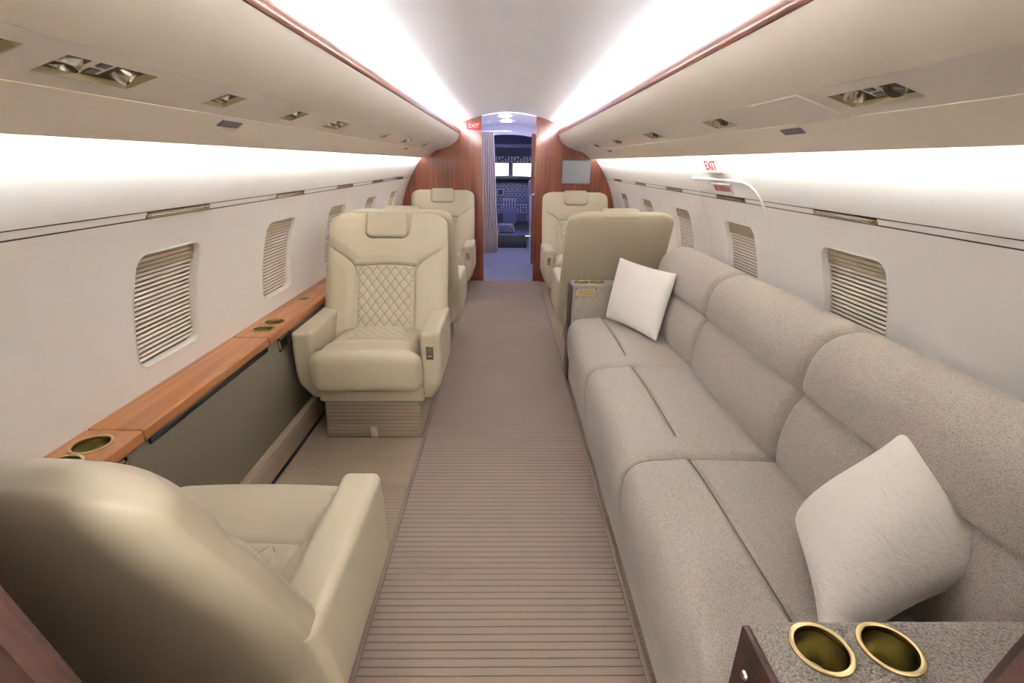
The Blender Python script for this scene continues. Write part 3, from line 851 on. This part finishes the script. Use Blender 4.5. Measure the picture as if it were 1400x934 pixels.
def build_chair():
    c = thing('cabin_chair', (0, 0, 0), 'proto', 'chair')
    # pedestal wrapped in ribbed carpet, with a small latch
    ped = obj('pedestal', rbox(-0.240, 0.240, -0.26, 0.412, 0.0, 0.205, 0.012, (6, 6, 4), 2,
              lambda p: Vector((p.x * (1 - 0.10 * p.z), p.y - 0.09 * p.z, p.z))), 'carpet_v', c)
    obj('latch', box(-0.016, 0.016, 0.402, 0.417, 0.004, 0.062, .003, 2), 'leather', ped)
    obj('plinth_line', box(-0.2405, 0.2405, -0.262, 0.4145, 0.0, 0.008, .002, 1), 'binding', ped)
    # front apron
    obj('seat_base', rbox(-0.258, 0.258, -0.25, 0.402, 0.195, 0.300, 0.022, (6, 6, 3), 3), 'leather', c)
    # seat cushion
    def sd_(p):
        x, y, z = p.x, p.y, p.z
        k = smooth01(0.38, 0.45, z)
        ax_ = abs(x)
        seam = min(abs(ax_ - (0.150 + 0.03 * smooth01(-0.05, 0.25, y))) if y < 0.25 else 9, abs(y - 0.245) if ax_ < 0.185 else 9)
        z += k * (0.012 * (1 - (x / 0.25) ** 2) - 0.008 * math.exp(-(seam / 0.006) ** 2))
        z += k * 0.016 * smooth01(0.22, 0.34, y) - 0.02 * smooth01(0.0, -0.2, y) * k
        x *= 1 + 0.085 * smooth01(0.408, 0.425, y)                 # nose widens in front of the arms
        z -= 0.012 * smooth01(0.30, 0.42, y) * (1 - smooth01(0.298, 0.40, z))
        return Vector((x, y, z))
    sc = obj('seat_cushion', rbox(-0.243, 0.243, -0.03, 0.485, 0.290, 0.474, 0.060, (44, 48, 5), 6, sd_), 'leather', c)
    g = quilt_panel(60, 52, lambda u, v, d: Vector((u, v, 0.4765 + 0.010 * (1 - (u / .25) ** 2) - 0.016 * smooth01(0.0, -0.2, v) + d)), 0.050, 0.066, 0.005, -0.150, 0.150, -0.02, 0.240)
    q = obj('quilted_seat_panel', g, 'quilt', sc, sharp=80); add_uv(q, g[2])
    # arms
    def ad(sd):
        def f(p):
            x, y, z = p.x, p.y, p.z
            y -= 0.035 * (1 - smooth01(0.20, 0.34, z)) ** 1.5 * smooth01(0.1, 0.4, y)      # lower front sweeps back
            x -= sd * 0.055 * (1 - smooth01(0.17, 0.36, z)) ** 1.4 * smooth01(0.245, 0.345, abs(x))
            z += 0.010 * smooth01(0.1, -0.3, y) * smooth01(0.4, 0.6, z)
            y -= 0.50 * (z - 0.40) * smooth01(0.05, -0.10, y)                     # rear end follows the reclined back
            x += sd * 0.006 * math.sin(math.pi * min(1, max(0, (z - 0.2) / 0.4)))
            return Vector((x, y, z))
        return f
    arms = {}
    for sd in (-1, 1):
        a, b = (0.247, 0.345) if sd > 0 else (-0.345, -0.247)
        arms[sd] = obj('armrest', rbox(a, b, -0.035, 0.405, 0.205, 0.578, 0.022, (6, 30, 20), 4, ad(sd)), 'leather', c)
    # back
    bk = obj('backrest', rbox(-0.335, 0.335, -0.058, 0.065, -0.19, BH, 0.050, (104, 4, 140), 5, back_def), 'leather', c, sharp=70)
    g = quilt_panel(92, 120, lambda u, v, d: to_chair(u, 0.065 * (1.05 - 0.30 * v / BH) - 0.008 + d, v), 0.050, 0.068, 0.0060, -0.152, 0.152, 0.02, 0.412,
                    lambda u, v: (u, v + (0.010 * (1 - (u / .152) ** 2)) * smooth01(0.2, 0.412, v)))
    q = obj('quilted_back_panel', g, 'quilt', bk, sharp=80); add_uv(q, g[2])
    # head pad folded over the top edge
    bvh = BVHTree.FromPolygons([v.co.copy() for v in bk.data.vertices], [tuple(p_.vertices) for p_ in bk.data.polygons])
    fn = Vector((0, math.cos(TILT), math.sin(TILT)))
    def on_back(x, h, lift):
        hit = bvh.ray_cast(to_chair(x, 0.3, h), -fn)
        return (hit[0] if hit[0] else to_chair(x, 0.05, h)) + fn * lift
    for sg in (-1, 1):
        obj('seam', tube([on_back(sg * x, h, 0.0006) for x, h in SEAM if h > 0.02 and x < 0.298], 0.0016, 6), 'stitch', bk)
    obj('seam', tube([on_back(x, h, 0.0006) for x, h in [(-a, b) for a, b in reversed(TOPARC)] + TOPARC[1:]], 0.0016, 6), 'stitch', bk)
    obj('seam', tube([on_back(x, h, 0.0006) for x, h in [(-a, b) for a, b in reversed(PAD) if b < BH - .01] + [q_ for q_ in PAD[1:] if q_[1] < BH - .01]], 0.0018, 6), 'stitch', bk)
    def hd(p):
        x, t, h = p.x, p.y, p.z
        u_ = min(1, max(0, (PADB + 0.035 - h) / 0.035))
        x *= (PADW - 0.035 * (1 - math.sqrt(max(0, 1 - u_ * u_)))) / PADW
        t += 0.006 * (1 - (x / .12) ** 2) * smooth01(0.02, 0.05, t)
        return to_chair(x, t, h)
    hp = obj('headrest', rbox(-0.114, 0.114, -0.030, 0.071, PADB + .002, BH - 0.002, 0.018, (20, 5, 24), 4, hd), 'leather', c)
    return c, arms
proto, parms = build_chair()
# seat control in the aisle-side arm
for o_ in bpy.data.objects:
    r_ = o_
    while r_.parent: r_ = r_.parent
    if r_ == proto and o_.type == 'MESH':
        for v_ in o_.data.vertices: v_.co.x *= 1.04
ctl = obj('seat_control', join(box(-0.018, 0.018, -.003, .0015, -.036, .036, .001, 1)), 'gold', proto, origin=(0, 0, 0))
OFF[ctl] = Vector((0, 0, 0))
obj('control_slot', box(-0.0135, 0.0135, .0012, .0022, -.031, .031), 'dark', ctl, smooth=False)
obj('control_lever', join(box(-.004, .002, .002, .006, -.02, .02, .001, 1), box(-.010, .012, .002, .008, -.022, -.012, .002, 1)), 'steel', ctl)

CHAIRS = [  # x, y, faces aft, aisle side (local x), label
    (-0.682, 2.620, True, -1, 'cream quilted chair facing aft beside the wooden ledge, carpet pedestal in full view'),
    (-0.692, 0.700, False, 1, 'cream chair seen from behind in front of the mahogany doorway edge'),
    (-0.688, 5.230, True, -1, 'cream chair facing aft against the bulkhead with the red exit sign'),
    (-0.682, 3.480, False, 1, 'cream chair back to back with the quilted aft-facing chair by the ledge'),
    (0.726, 5.000, True, 1, 'cream chair facing aft below the grey wall screen'),
    (0.735, 3.430, False, -1, 'cream chair with its plain back turned to the sofa arm'),
]
for i, (x, y, aft, ai, lb) in enumerate(CHAIRS):
    c = proto if i == 0 else copy_tree(proto)
    c.location = (x, y, 0); c.rotation_euler = (0, 0, math.pi if aft else 0)
    c['label'] = lb; c['group'] = 'cream leather cabin chairs'
    for ch in c.children:
        if ch.name.startswith('seat_control'): ch.location = (ai * 0.310, 0.4055, 0.475)

# ---------------------------------------------------------------- sofa
def spline(pts, n):
    """closed Catmull-Rom curve through pts."""
    P = [Vector((x, 0, z)) for x, z in pts]; m_ = len(P); out = []
    for i in range(m_):
        p0, p1, p2, p3 = P[i - 1], P[i], P[(i + 1) % m_], P[(i + 2) % m_]
        for k in range(n):
            t = k / n
            out.append(0.5 * ((2 * p1) + (p2 - p0) * t + (2 * p0 - 5 * p1 + 4 * p2 - p3) * t * t + (3 * p1 - p0 - 3 * p2 + p3) * t ** 3))
    return out
def puffy(pts, y0, y1, r, f=None, n=5, m=24):
    """closed x-z outline drawn along y, both ends rounded over by r."""
    C = spline(pts, n); N = len(C)
    area = sum(C[i].x * C[(i + 1) % N].z - C[(i + 1) % N].x * C[i].z for i in range(N))
    sg = 1 if area > 0 else -1
    nor = []
    for i in range(N):
        t = (C[(i + 1) % N] - C[i - 1]).normalized(); nor.append(Vector((t.z, 0, -t.x)) * sg)
    rows = [(y0 + r * (1 - math.cos(a * math.pi / 16)), r * (1 - math.sin(a * math.pi / 16))) for a in range(9)]
    ys_ = rows + [(y0 + r + (y1 - y0 - 2 * r) * i / m, 0) for i in range(1, m)] + [(y0 + y1 - y, q) for y, q in reversed(rows)]
    V = []
    for y, ins in ys_:
        for c_, n_ in zip(C, nor):
            q = c_ - n_ * ins; q.y = y
            V.append(f(q) if f else q)
    Fc = [(k * N + i, k * N + (i + 1) % N, (k + 1) * N + (i + 1) % N, (k + 1) * N + i) for k in range(len(ys_) - 1) for i in range(N)]
    Fc += [tuple(range(N)), tuple((len(ys_) - 1) * N + i for i in range(N))]
    bm = bmesh.new(); vv = [bm.verts.new(v) for v in V]
    for f_ in Fc: bm.faces.new([vv[i] for i in f_])
    return bm_geo(bm)
BACKP = [(.90, .43), (.876, .46), (.868, .53), (.876, .60), (.892, .655), (.908, .685), (.914, .700), (.908, .713), (.903, .74), (.907, .79), (.920, .835), (.944, .872), (.985, .897), (1.04, .908), (1.10, .895), (1.14, .86), (1.165, .80), (1.172, .6), (1.15, .44), (1.02, .42)]
SEATP = [(.50, .17), (.418, .172), (.398, .21), (.388, .29), (.386, .36), (.396, .41), (.420, .443), (.460, .458), (.52, .463), (.60, .464), (.70, .463), (.80, .460), (.90, .455), (.93, .43), (.93, .30), (.92, .18), (.70, .17)]
so = thing('sofa', (0.75, 1.72, 0.0), 'long oatmeal fabric three-seat sofa with brass cups in its arms', 'sofa')
SY = [0.590, 1.345, 2.102, 2.858]
obj('plinth', box(0.445, 1.12, 0.45, 2.98, 0.0, 0.05), 'black', so, smooth=False)
obj('base', rbox(0.412, 1.16, SY[0] - .01, SY[3] + .01, 0.028, 0.30, 0.03, (8, 8, 4), 3), 'fabric', so)
for i in range(3):
    a, b = SY[i] + .0015, SY[i + 1] - .0015
    ym, hl = (a + b) / 2, (b - a) / 2
    def sdef(p, ym=ym, hl=hl):
        v = (p.y - ym) / hl; u = (p.x - 0.38) / 0.56
        k = smooth01(0.36, 0.44, p.z)
        if k > 0:
            p.z += k * 0.014 * math.sin(math.pi * min(1, max(0, u) * 1.2)) * (1 - v ** 4)
            kk = k * smooth01(-0.80, -0.66, v) * smooth01(1.0, 0.94, v)
            d = p.x - 0.597
            p.z += kk * (-0.017 * math.exp(-(d / 0.0055) ** 2) + (0.006 * math.exp(-((d + 0.02) / 0.018) ** 2)))
        return p
    obj('seat_cushion', puffy(SEATP, a, b, 0.034, sdef, 9, 30), 'fabric', so)
    obj('seat_crease', tube([(0.597, ym + hl * (-0.70 + 1.66 * q / 10), 0.4605 + 0.014 * math.sin(math.pi * 0.465) * (1 - (-0.70 + 1.66 * q / 10) ** 4)) for q in range(11)], 0.0017, 6), 'stitch', so)
    def bdef(p, ym=ym, hl=hl):
        v = (p.y - ym) / hl
        k = smooth01(1.0, 0.92, p.x) * smooth01(0.5, 0.56, p.z) * (1 - smooth01(0.8, 0.86, p.z))
        p.x += k * 0.012 * math.exp(-((p.z - 0.700) / 0.010) ** 2) * smooth01(0.98, 0.85, abs(v))
        p.x -= smooth01(1.0, 0.9, p.x) * 0.008 * (1 - v * v)
        return p
    obj('back_cushion', puffy(BACKP, a, b, 0.040, bdef), 'fabric', so)
obj('back_frame', rbox(1.10, 1.19, SY[0], SY[3], 0.05, 0.70, 0.02, (2, 4, 4), 2), 'fabric', so)
# arms
ARM_FAR = (SY[3], 3.000, 0.668); ARM_NEAR = (0.415, SY[0] - .003, 0.655)
for (ya, yb, zt), cups, face in ((ARM_FAR, [(0.468, 2.93, .037), (0.568, 2.93, .037)], -1), (ARM_NEAR, [(0.494, 0.532, .040), (0.602, 0.532, .040)], 0)):
    a = obj('arm', rbox(0.408, 1.16, ya, yb, 0.05, zt, 0.016, (12, 4, 8), 3), 'arm_fabric', so)
    cut(a, [lathe([(r - .0015, zt - .075), (r - .0015, zt + .05)], Matrix.Translation((x, y, 0)), 40, True) for x, y, r in cups])
    for x, y, r in cups: cup(x, y, r, zt, a, 0.07)
    wpn = obj('wood_panel', box(0.396, 0.409, ya + .004, yb - .002, 0.03, zt - .012, .003, 2), 'wood_dark', a)
    if face == 0:
        obj('knob', lathe([(.0085, .0), (.0085, .003), (.006, .006), (.0005, .007)], frame((0.396, 0.545, 0.578), (0, 1, 0), (0, 0, 1), (-1, 0, 0)), 16), 'steel', a)
        obj('inset_frame', box(0.3945, 0.397, ya + .03, yb - .03, 0.12, zt - .05, .001, 1), 'wood_dark', a)
    else:
        for z in (0.575, 0.540):
            obj('button', lathe([(.007, 0), (.007, .004), (.0005, .006)], frame((0.396, ya + .03, z), (0, 1, 0), (0, 0, 1), (-1, 0, 0)), 14), 'steel', a)
        pn = obj('control_panel', join(box(0.428, 0.556, ya - .005, ya + .001, 0.592, 0.598), box(0.428, 0.556, ya - .005, ya + .001, 0.642, 0.648), box(0.428, 0.436, ya - .005, ya + .001, 0.592, 0.648), box(0.548, 0.556, ya - .005, ya + .001, 0.592, 0.648), box(0.43, 0.55, ya - .002, ya + .001, 0.594, 0.646)), 'steel', a, smooth=False)
        obj('control_display', box(0.449, 0.535, ya - .0035, ya - .0015, 0.605, 0.635), 'gold', pn, smooth=False)

# ---------------------------------------------------------------- pillows
def pillow(name, corners, T, mat, label, n=40, pinch=0.05, p_=0.42):
    """corners: bottom-far, bottom-near, top-near, top-far; T is half the thickness."""
    BF, BN, TN, TF = [Vector(c) for c in corners]
    org = (BF + BN + TN + TF) / 4
    V, Fc = [], []
    for face in (1, -1):
        for j in range(n + 1):
            for i in range(n + 1):
                u, v = math.sin((-1 + 2 * i / n) * math.pi / 2), math.sin((-1 + 2 * j / n) * math.pi / 2)
                uu, vv_ = u * (1 - pinch * (1 - v * v)), v * (1 - pinch * (1 - u * u))
                a, b = (uu + 1) / 2, (vv_ + 1) / 2
                P = (BF * (1 - a) + BN * a) * (1 - b) + (TF * (1 - a) + TN * a) * b
                du = (BN - BF) * (1 - b) + (TN - TF) * b; dv = (TF - BF) * (1 - a) + (TN - BN) * a
                nr = du.cross(dv).normalized()
                t = T * max(0, (1 - u * u) * (1 - v * v)) ** p_
                wr = 0.004 * math.sin(6 * u + 3 * v) * (1 - u * u) * (1 - v * v)
                V.append(P + nr * (face * t + wr))
    N = (n + 1) ** 2
    for j in range(n):
        for i in range(n):
            a = j * (n + 1) + i
            Fc.append((a, a + 1, a + n + 2, a + n + 1)); Fc.append((N + a, N + a + n + 1, N + a + n + 2, N + a + 1))
    bm = bmesh.new(); vv = [bm.verts.new(v) for v in V]
    for f in Fc: bm.faces.new([vv[i] for i in f])
    bmesh.ops.remove_doubles(bm, verts=bm.verts[:], dist=1e-5)
    o = obj(name, bm_geo(bm), mat, None, sharp=180, origin=(org.x, org.y, min(BF.z, BN.z)))
    # piped seam round the edge
    loop = []
    for (A, B) in ((BF, BN), (BN, TN), (TN, TF), (TF, BF)):
        for q in range(12):
            w = -1 + 2 * q / 12; mid = (A + B) / 2
            loop.append(A.lerp(B, q / 12) + (org - mid) * pinch * (1 - w * w))
    loop.append(loop[0])
    obj('edge_seam', tube(loop, 0.0016, 6), mat, o)
    return tag(o, label, 'pillow')
pillow('throw_pillow', [(0.612, 2.800, 0.482), (0.800, 2.395, 0.478), (0.900, 2.490, 0.818), (0.680, 2.850, 0.836)], 0.068, 'linen',
       'plain white square throw pillow at the far sofa end beside the chair back')
pillow('throw_pillow', [(0.748, 0.985, 0.510), (0.592, 0.635, 0.515), (0.998, 0.735, 0.610), (0.935, 0.960, 0.815)], 0.104, 'pillow',
       'large fluffy ivory throw pillow beside the sofa arm with brass cups')

# ---------------------------------------------------------------- emergency hatch on the sofa side
d1 = thing('door_1', wp(1, 2.56, 0.9), 'white rounded emergency hatch outline in the wall behind the sofa', 'hatch', kind='structure')
path = [(2.93, 1.286), (2.80, 1.288), (2.60, 1.289), (2.40, 1.289), (2.30, 1.285), (2.245, 1.272), (2.212, 1.248), (2.195, 1.215), (2.188, 1.17), (2.185, 1.10)] + [(2.185, 1.10 - 0.05 * i) for i in range(1, 13)]
obj('hatch_trim', tube([wp(1, y, z, -0.001) for y, z in path], 0.0065, 8), 'white', d1)
obj('hatch_joint', tube([wp(1, 2.94, z, 0.0005) for z in [1.285 - 0.05 * i for i in range(15)]], 0.0022, 6), 'wall', d1)
# placard above the handle
pc = wp(1, 2.565, 1.247); n_in = (Vector((XC, 2.565, Z0)) - pc).normalized()
mpl = frame(pc, (0, -1, 0), n_in.cross(Vector((0, -1, 0))), n_in)
pl = obj('placard_frame', xform(join(box(-.112, .112, .020, .028, -.002, .006), box(-.112, .112, -.028, -.020, -.002, .006), box(-.112, -.104, -.028, .028, -.002, .006), box(.104, .112, -.028, .028, -.002, .006)), mpl), 'white', d1, smooth=False)
plp = obj('placard', xform(box(-.105, .105, -.021, .021, -.002, .002), mpl), plain('faded_red_placard', (0.42, 0.20, 0.17, 1), 0.5), d1, smooth=False)
obj('placard_ribs', xform(join(*[box(-.095 + .0275 * i, -.072 + .0275 * i, -.012, .012, .0015, .0035) for i in range(7)]), mpl), plain('dull_red_rib', (0.33, 0.13, 0.11, 1), 0.5), d1, smooth=False)
# backlit exit sign, standing off the wall
es = thing('exit_sign', wp(1, 2.56, 1.354), 'white backlit exit sign with red letters above the emergency hatch', 'exit sign')
c0 = Vector((1.036 - .012, 2.56, 1.354)); nn = Vector((-1.0, 0, -0.55)).normalized()
mE = frame(c0, (0, -1, 0), nn.cross(Vector((0, -1, 0))), nn)
obj('sign_case', xform(box(-.112, .112, -.042, .042, -.030, .0, .004, 2), mE), 'white', es)
obj('sign_face', xform(box(-.104, .104, -.035, .035, -.002, .0015), mE), 'sign_white', es, smooth=False)
obj('lettering', text_geo('EXIT', 0.068, mE @ Matrix.Translation((0, 0, .0022))), 'letter_red', es, smooth=False)

# ---------------------------------------------------------------- vestibule and cockpit beyond the bulkhead
YV = 7.35
vf = obj('floor_vestibule', box(-0.9, 0.96, Y_FWD + .021, 9.6, -0.04, 0.004), 'blue_carpet', smooth=False)
tag(vf, 'blue-grey carpet floor of the vestibule leading to the cockpit', 'floor', kind='structure')
vc = [(XC + w, 1.862 - 0.36 * w * w) for w in [-0.5 + i / 20 for i in range(21)]]
o = obj('ceiling_vestibule', sweep(vc + [(x, z + .03) for x, z in reversed(vc)], [Y_FWD + .05, YV], closed=True), 'ceiling')
tag(o, 'white curved ceiling of the forward vestibule', 'ceiling', kind='structure')
o = obj('wall_vestibule_port', box(-0.40, -0.345, Y_FWD + .05, YV + .4, 0, 1.84), 'ceiling', smooth=False)
tag(o, 'pale vestibule side wall behind the curtain', 'wall', kind='structure')
o = obj('wall_vestibule_starboard', join(box(0.40, 0.46, Y_FWD + .05, YV + .4, 0, 1.84)), 'ceiling', smooth=False)
tag(o, 'pale vestibule side wall beside the wooden cabinet', 'wall', kind='structure')
o = obj('door_2', join(box(0.322, 0.40, 6.6, 6.66, 0.98, 1.70)), 'wood', smooth=False)
tag(o, 'upper wooden panel of the cockpit doorway', 'door', kind='structure')
obj('lower_panel', box(0.345, 0.40, 6.62, 6.66, 0.05, 0.96), 'wood', o, smooth=False)
obj('door_edge', box(0.318, 0.33, 6.60, 6.64, 0.05, 0.97), 'cockpit_lt', o, smooth=False)
hdr = [(XC + w, 1.725 - 0.25 * w * w) for w in [-0.42 + i * 0.84 / 16 for i in range(17)]]
o = obj('wall_cockpit_header', sweep(hdr + [(XC + 0.42, 1.9), (XC - 0.42, 1.9)], [YV - .02, YV], closed=True), 'ceiling')
tag(o, 'curved white header over the cockpit doorway', 'wall', kind='structure')
for (x, y, z) in ((-0.02, 6.05, 1.848), (0.0, 6.75, 1.848)):
    dl = thing('downlight', (x, y, z), 'small round downlight in the ceiling just behind the mahogany bulkhead' if y < 6.5 else 'small round downlight in the ceiling near the beige curtain', 'lamp', 'vestibule downlights')
    obj('lamp_ring', lathe([(.075, .008), (.075, -.004), (.06, -.004)], Matrix.Translation((x, y, z)), 20), 'white', dl)
    obj('lamp_lens', lathe([(.0005, -.001), (.06, -.001), (.06, .004)], Matrix.Translation((x, y, z)), 20), 'fwd_lamp', dl)
# curtain, gathered on the port side
V, Fc = [], []
nc_, nz_ = 60, 16
for j in range(nz_ + 1):
    z = 0.13 + (1.735 - 0.13) * j / nz_
    tie = 1 - 0.45 * math.exp(-((z - 1.55) / 0.35) ** 2) * 0
    for i in range(nc_ + 1):
        u = i / nc_
        spread = 0.20 - 0.05 * smooth01(0.9, 1.7, z)
        V.append(Vector((-0.325 + spread * u + 0.012 * math.sin(z * 5), 6.95 + 0.035 * math.sin(u * 2 * math.pi * 6) + 0.05 * u, z)))
Fc = [(j * (nc_ + 1) + i, j * (nc_ + 1) + i + 1, (j + 1) * (nc_ + 1) + i + 1, (j + 1) * (nc_ + 1) + i) for j in range(nz_) for i in range(nc_)]
ct = obj('curtain', (V, Fc), 'curtain', sharp=180)
sm = ct.modifiers.new('thick', 'SOLIDIFY'); sm.thickness = 0.004
tag(ct, 'beige pleated curtain gathered at the cockpit doorway', 'curtain')
cr_ = obj('curtain_rail', tube([(-0.345, 6.97, 1.745), (0.06, 6.97, 1.745)], 0.008, 8), 'white')
tag(cr_, 'thin white rail carrying the beige cockpit curtain', 'rail')

# cockpit shell
o = obj('wall_cockpit', join(box(-0.95, -0.93, YV + .05, 9.7, 0, 1.95), box(0.99, 1.01, YV + .05, 9.7, 0, 1.95), box(-0.95, 1.01, 9.68, 9.70, 0, 1.08),
                             box(-0.95, -0.41, YV, YV + .03, 0, 1.95), box(0.46, 1.01, YV, YV + .03, 0, 1.95)), 'cockpit', smooth=False)
tag(o, 'dark blue-grey cockpit side walls', 'wall', kind='structure')
vc = [(XC + w, 1.80 - 0.32 * w * w) for w in [-0.98 + 1.96 * i / 30 for i in range(31)]]
o = obj('ceiling_cockpit', sweep(vc + [(x, z + .03) for x, z in reversed(vc)], [YV, 8.7], closed=True), 'ceiling')
tag(o, 'pale curved ceiling above the cockpit doorway', 'ceiling', kind='structure')
# sloping roof from the ceiling to the windscreen
o = obj('ceiling_cockpit_slope', ([(-0.95, 8.68, 1.80), (1.01, 8.68, 1.80), (1.01, 9.5, 1.36), (-0.95, 9.5, 1.36), (-0.95, 8.68, 1.84), (1.01, 8.68, 1.84), (1.01, 9.5, 1.40), (-0.95, 9.5, 1.40)],
                                   [(0, 1, 2, 3), (7, 6, 5, 4), (0, 4, 5, 1), (1, 5, 6, 2), (2, 6, 7, 3), (3, 7, 4, 0)]), 'cockpit', smooth=False)
tag(o, 'dark sloping cockpit roof above the windscreen', 'ceiling', kind='structure')
oh = thing('switch_console', (0.08, 9.2, 1.40), 'overhead switch panel with rows of pale switches above the windscreen', 'switch panel')
obj('panel_body', ([(-0.28, 8.95, 1.60), (0.46, 8.95, 1.60), (0.46, 9.46, 1.345), (-0.28, 9.46, 1.345), (-0.28, 8.95, 1.66), (0.46, 8.95, 1.66), (0.46, 9.46, 1.40), (-0.28, 9.46, 1.40)],
                   [(3, 2, 1, 0), (4, 5, 6, 7), (1, 5, 4, 0), (2, 6, 5, 1), (3, 7, 6, 2), (0, 4, 7, 3)]), 'cockpit', oh, smooth=False)
for r_ in range(3):
    for q in range(13):
        x = -0.24 + q * 0.055; f_ = 0.55 + r_ * 0.14
        y = 8.95 + 0.51 * f_; z = 1.60 - 0.255 * f_
        if (q + r_) % 5 == 4: continue
        obj('switch', box(x, x + .022, y - .02, y + .02, z - .030, z - .002), 'bezel', oh, smooth=False)
dm = thing('cockpit_fill_lamp', (0.08, 8.0, 1.78), 'added round bluish fill lamp in the cockpit ceiling', 'lamp')  # lamp added to brighten the dark cockpit
obj('lamp_ring', lathe([(.13, .01), (.13, -.006), (.11, -.006)], Matrix.Translation((0.08, 8.0, 1.778)), 24), 'white', dm)  # ring and lens of the added fill lamp
obj('lamp_lens', lathe([(.0005, -.003), (.11, -.003), (.11, .006)], Matrix.Translation((0.08, 8.0, 1.778)), 24), 'fwd_lamp', dm)
# windscreen: two panes and a centre post
wsn = thing('window_13', (0.08, 9.55, 1.10), 'cockpit windscreen with two bright panes', 'window', kind='structure')
for xa, xb in ((-0.90, 0.045), (0.125, 0.98)):
    obj('pane', box(xa, xb, 9.55, 9.556, 1.10, 1.40), 'glass', wsn, smooth=False)
obj('centre_post', box(0.045, 0.125, 9.53, 9.58, 1.08, 1.42), 'cockpit', wsn, smooth=False)
obj('windscreen_sill', box(-0.95, 1.01, 9.5, 9.7, 1.07, 1.105), 'cockpit', wsn, smooth=False)
# instrument panel
ip = thing('instrument_panel', (0.08, 9.1, 0.35), 'blue-grey instrument panel full of round gauges and switches', 'instrument panel')
obj('panel_board', box(-0.9, 0.97, 9.10, 9.18, 0.34, 1.05, .01, 2), 'cockpit', ip)
obj('glareshield', rbox(-0.9, 0.97, 8.98, 9.5, 1.045, 1.115, .02, (10, 4, 2), 3, lambda p: Vector((p.x, p.y, p.z + 0.02 * math.cos((p.x - .08) * 3)))), 'gauge', ip)
rnd = random.Random(3)
for r_ in range(4):
    for q in range(10):
        x = -0.28 + q * 0.072; z = 0.98 - r_ * 0.085
        if r_ in (1, 2) and q in (2, 3): continue
        g_ = obj('gauge', lathe([(.026, 0), (.030, .006), (.030, .010), (.025, .010), (.024, .004)], frame((x, 9.10, z), (1, 0, 0), (0, 0, 1), (0, -1, 0)), 14), 'bezel', ip)
        obj('gauge_face', lathe([(.0005, .005), (.0245, .005)], frame((x, 9.10, z), (1, 0, 0), (0, 0, 1), (0, -1, 0)), 14), 'gauge', g_)
        a = rnd.uniform(0, 6.28)
        obj('needle', xform(box(-.002, .002, -.004, .020, .0055, .0065), frame((x, 9.10, z), (math.cos(a), 0, math.sin(a)), (-math.sin(a), 0, math.cos(a)), (0, -1, 0))), 'bezel', g_, smooth=False)
dsp = obj('display_bezel', box(-0.155, -0.045, 9.088, 9.10, 0.80, 0.91, .004, 1), 'bezel', ip)
obj('display_face', box(-0.145, -0.055, 9.086, 9.089, 0.81, 0.90), 'gauge', dsp, smooth=False)
for r_ in range(4):
    for q in range(15):
        x = -0.29 + q * 0.050; z = 0.64 - r_ * 0.045
        if (q * 3 + r_) % 7 == 3: continue
        obj('switch', box(x, x + .020, 9.075, 9.10, z - .012, z + .012), 'bezel', ip, smooth=False)
obj('throttle_quadrant', join(box(-0.06, 0.20, 8.75, 9.10, 0.34, 0.60, .01, 1)), 'cockpit', ip)
for q in range(5):
    obj('lever', join(tube([(-0.04 + q * .05, 8.86, .60), (-0.04 + q * .05, 8.80, .74)], .007, 6), box(-0.052 + q * .05, -0.028 + q * .05, 8.785, 8.815, .735, .765, .004, 1)), 'bezel', ip)
pd = thing('centre_pedestal', (0.09, 8.3, 0), 'dark low box pedestal in front of the instrument panel', 'pedestal')
obj('pedestal_body', box(-0.14, 0.33, 8.20, 8.75, 0.004, 0.21, .01, 2), plain('olive_dark_box', (0.05, 0.048, 0.04, 1), 0.7), pd)
obj('pedestal_top', box(-0.14, 0.33, 8.20, 8.75, 0.21, 0.225, .005, 1), 'cockpit', pd)
js = thing('folding_seat', (0.0, 8.5, 0.225), 'small grey folded seat with pale edging on the low pedestal', 'seat')
obj('seat_pad', rbox(-0.13, 0.14, 8.32, 8.66, 0.225, 0.37, .03, (4, 4, 3), 3), 'cockpit_seat', js)
obj('edging', tube([(-0.125, 8.325, 0.24), (-0.12, 8.325, 0.37), (0.08, 8.325, 0.375), (0.10, 8.325, 0.33), (0.135, 8.325, 0.32), (0.14, 8.325, 0.24)], .006, 6), 'bezel', js)
for x in (-0.52, 0.60):
    ps = thing('pilot_seat', (x, 8.45, 0), 'grey pilot seat on the curtain side of the low pedestal' if x < 0 else 'grey pilot seat on the wooden door side of the low pedestal', 'seat', 'pilot seats')
    obj('seat_base', box(x - .16, x + .16, 8.30, 8.62, 0.004, .40, .02, 2), 'cockpit', ps)
    obj('seat_cushion', rbox(x - .24, x + .24, 8.2, 8.72, .40, .52, .04, (4, 4, 2), 3), 'cockpit_seat', ps)
    obj('backrest', rbox(x - .24, x + .24, 8.10, 8.22, .48, 1.10, .04, (4, 2, 6), 3), 'cockpit_seat', ps)
    obj('headrest', rbox(x - .12, x + .12, 8.11, 8.20, 1.10, 1.26, .03, (3, 2, 3), 3), 'cockpit_seat', ps)
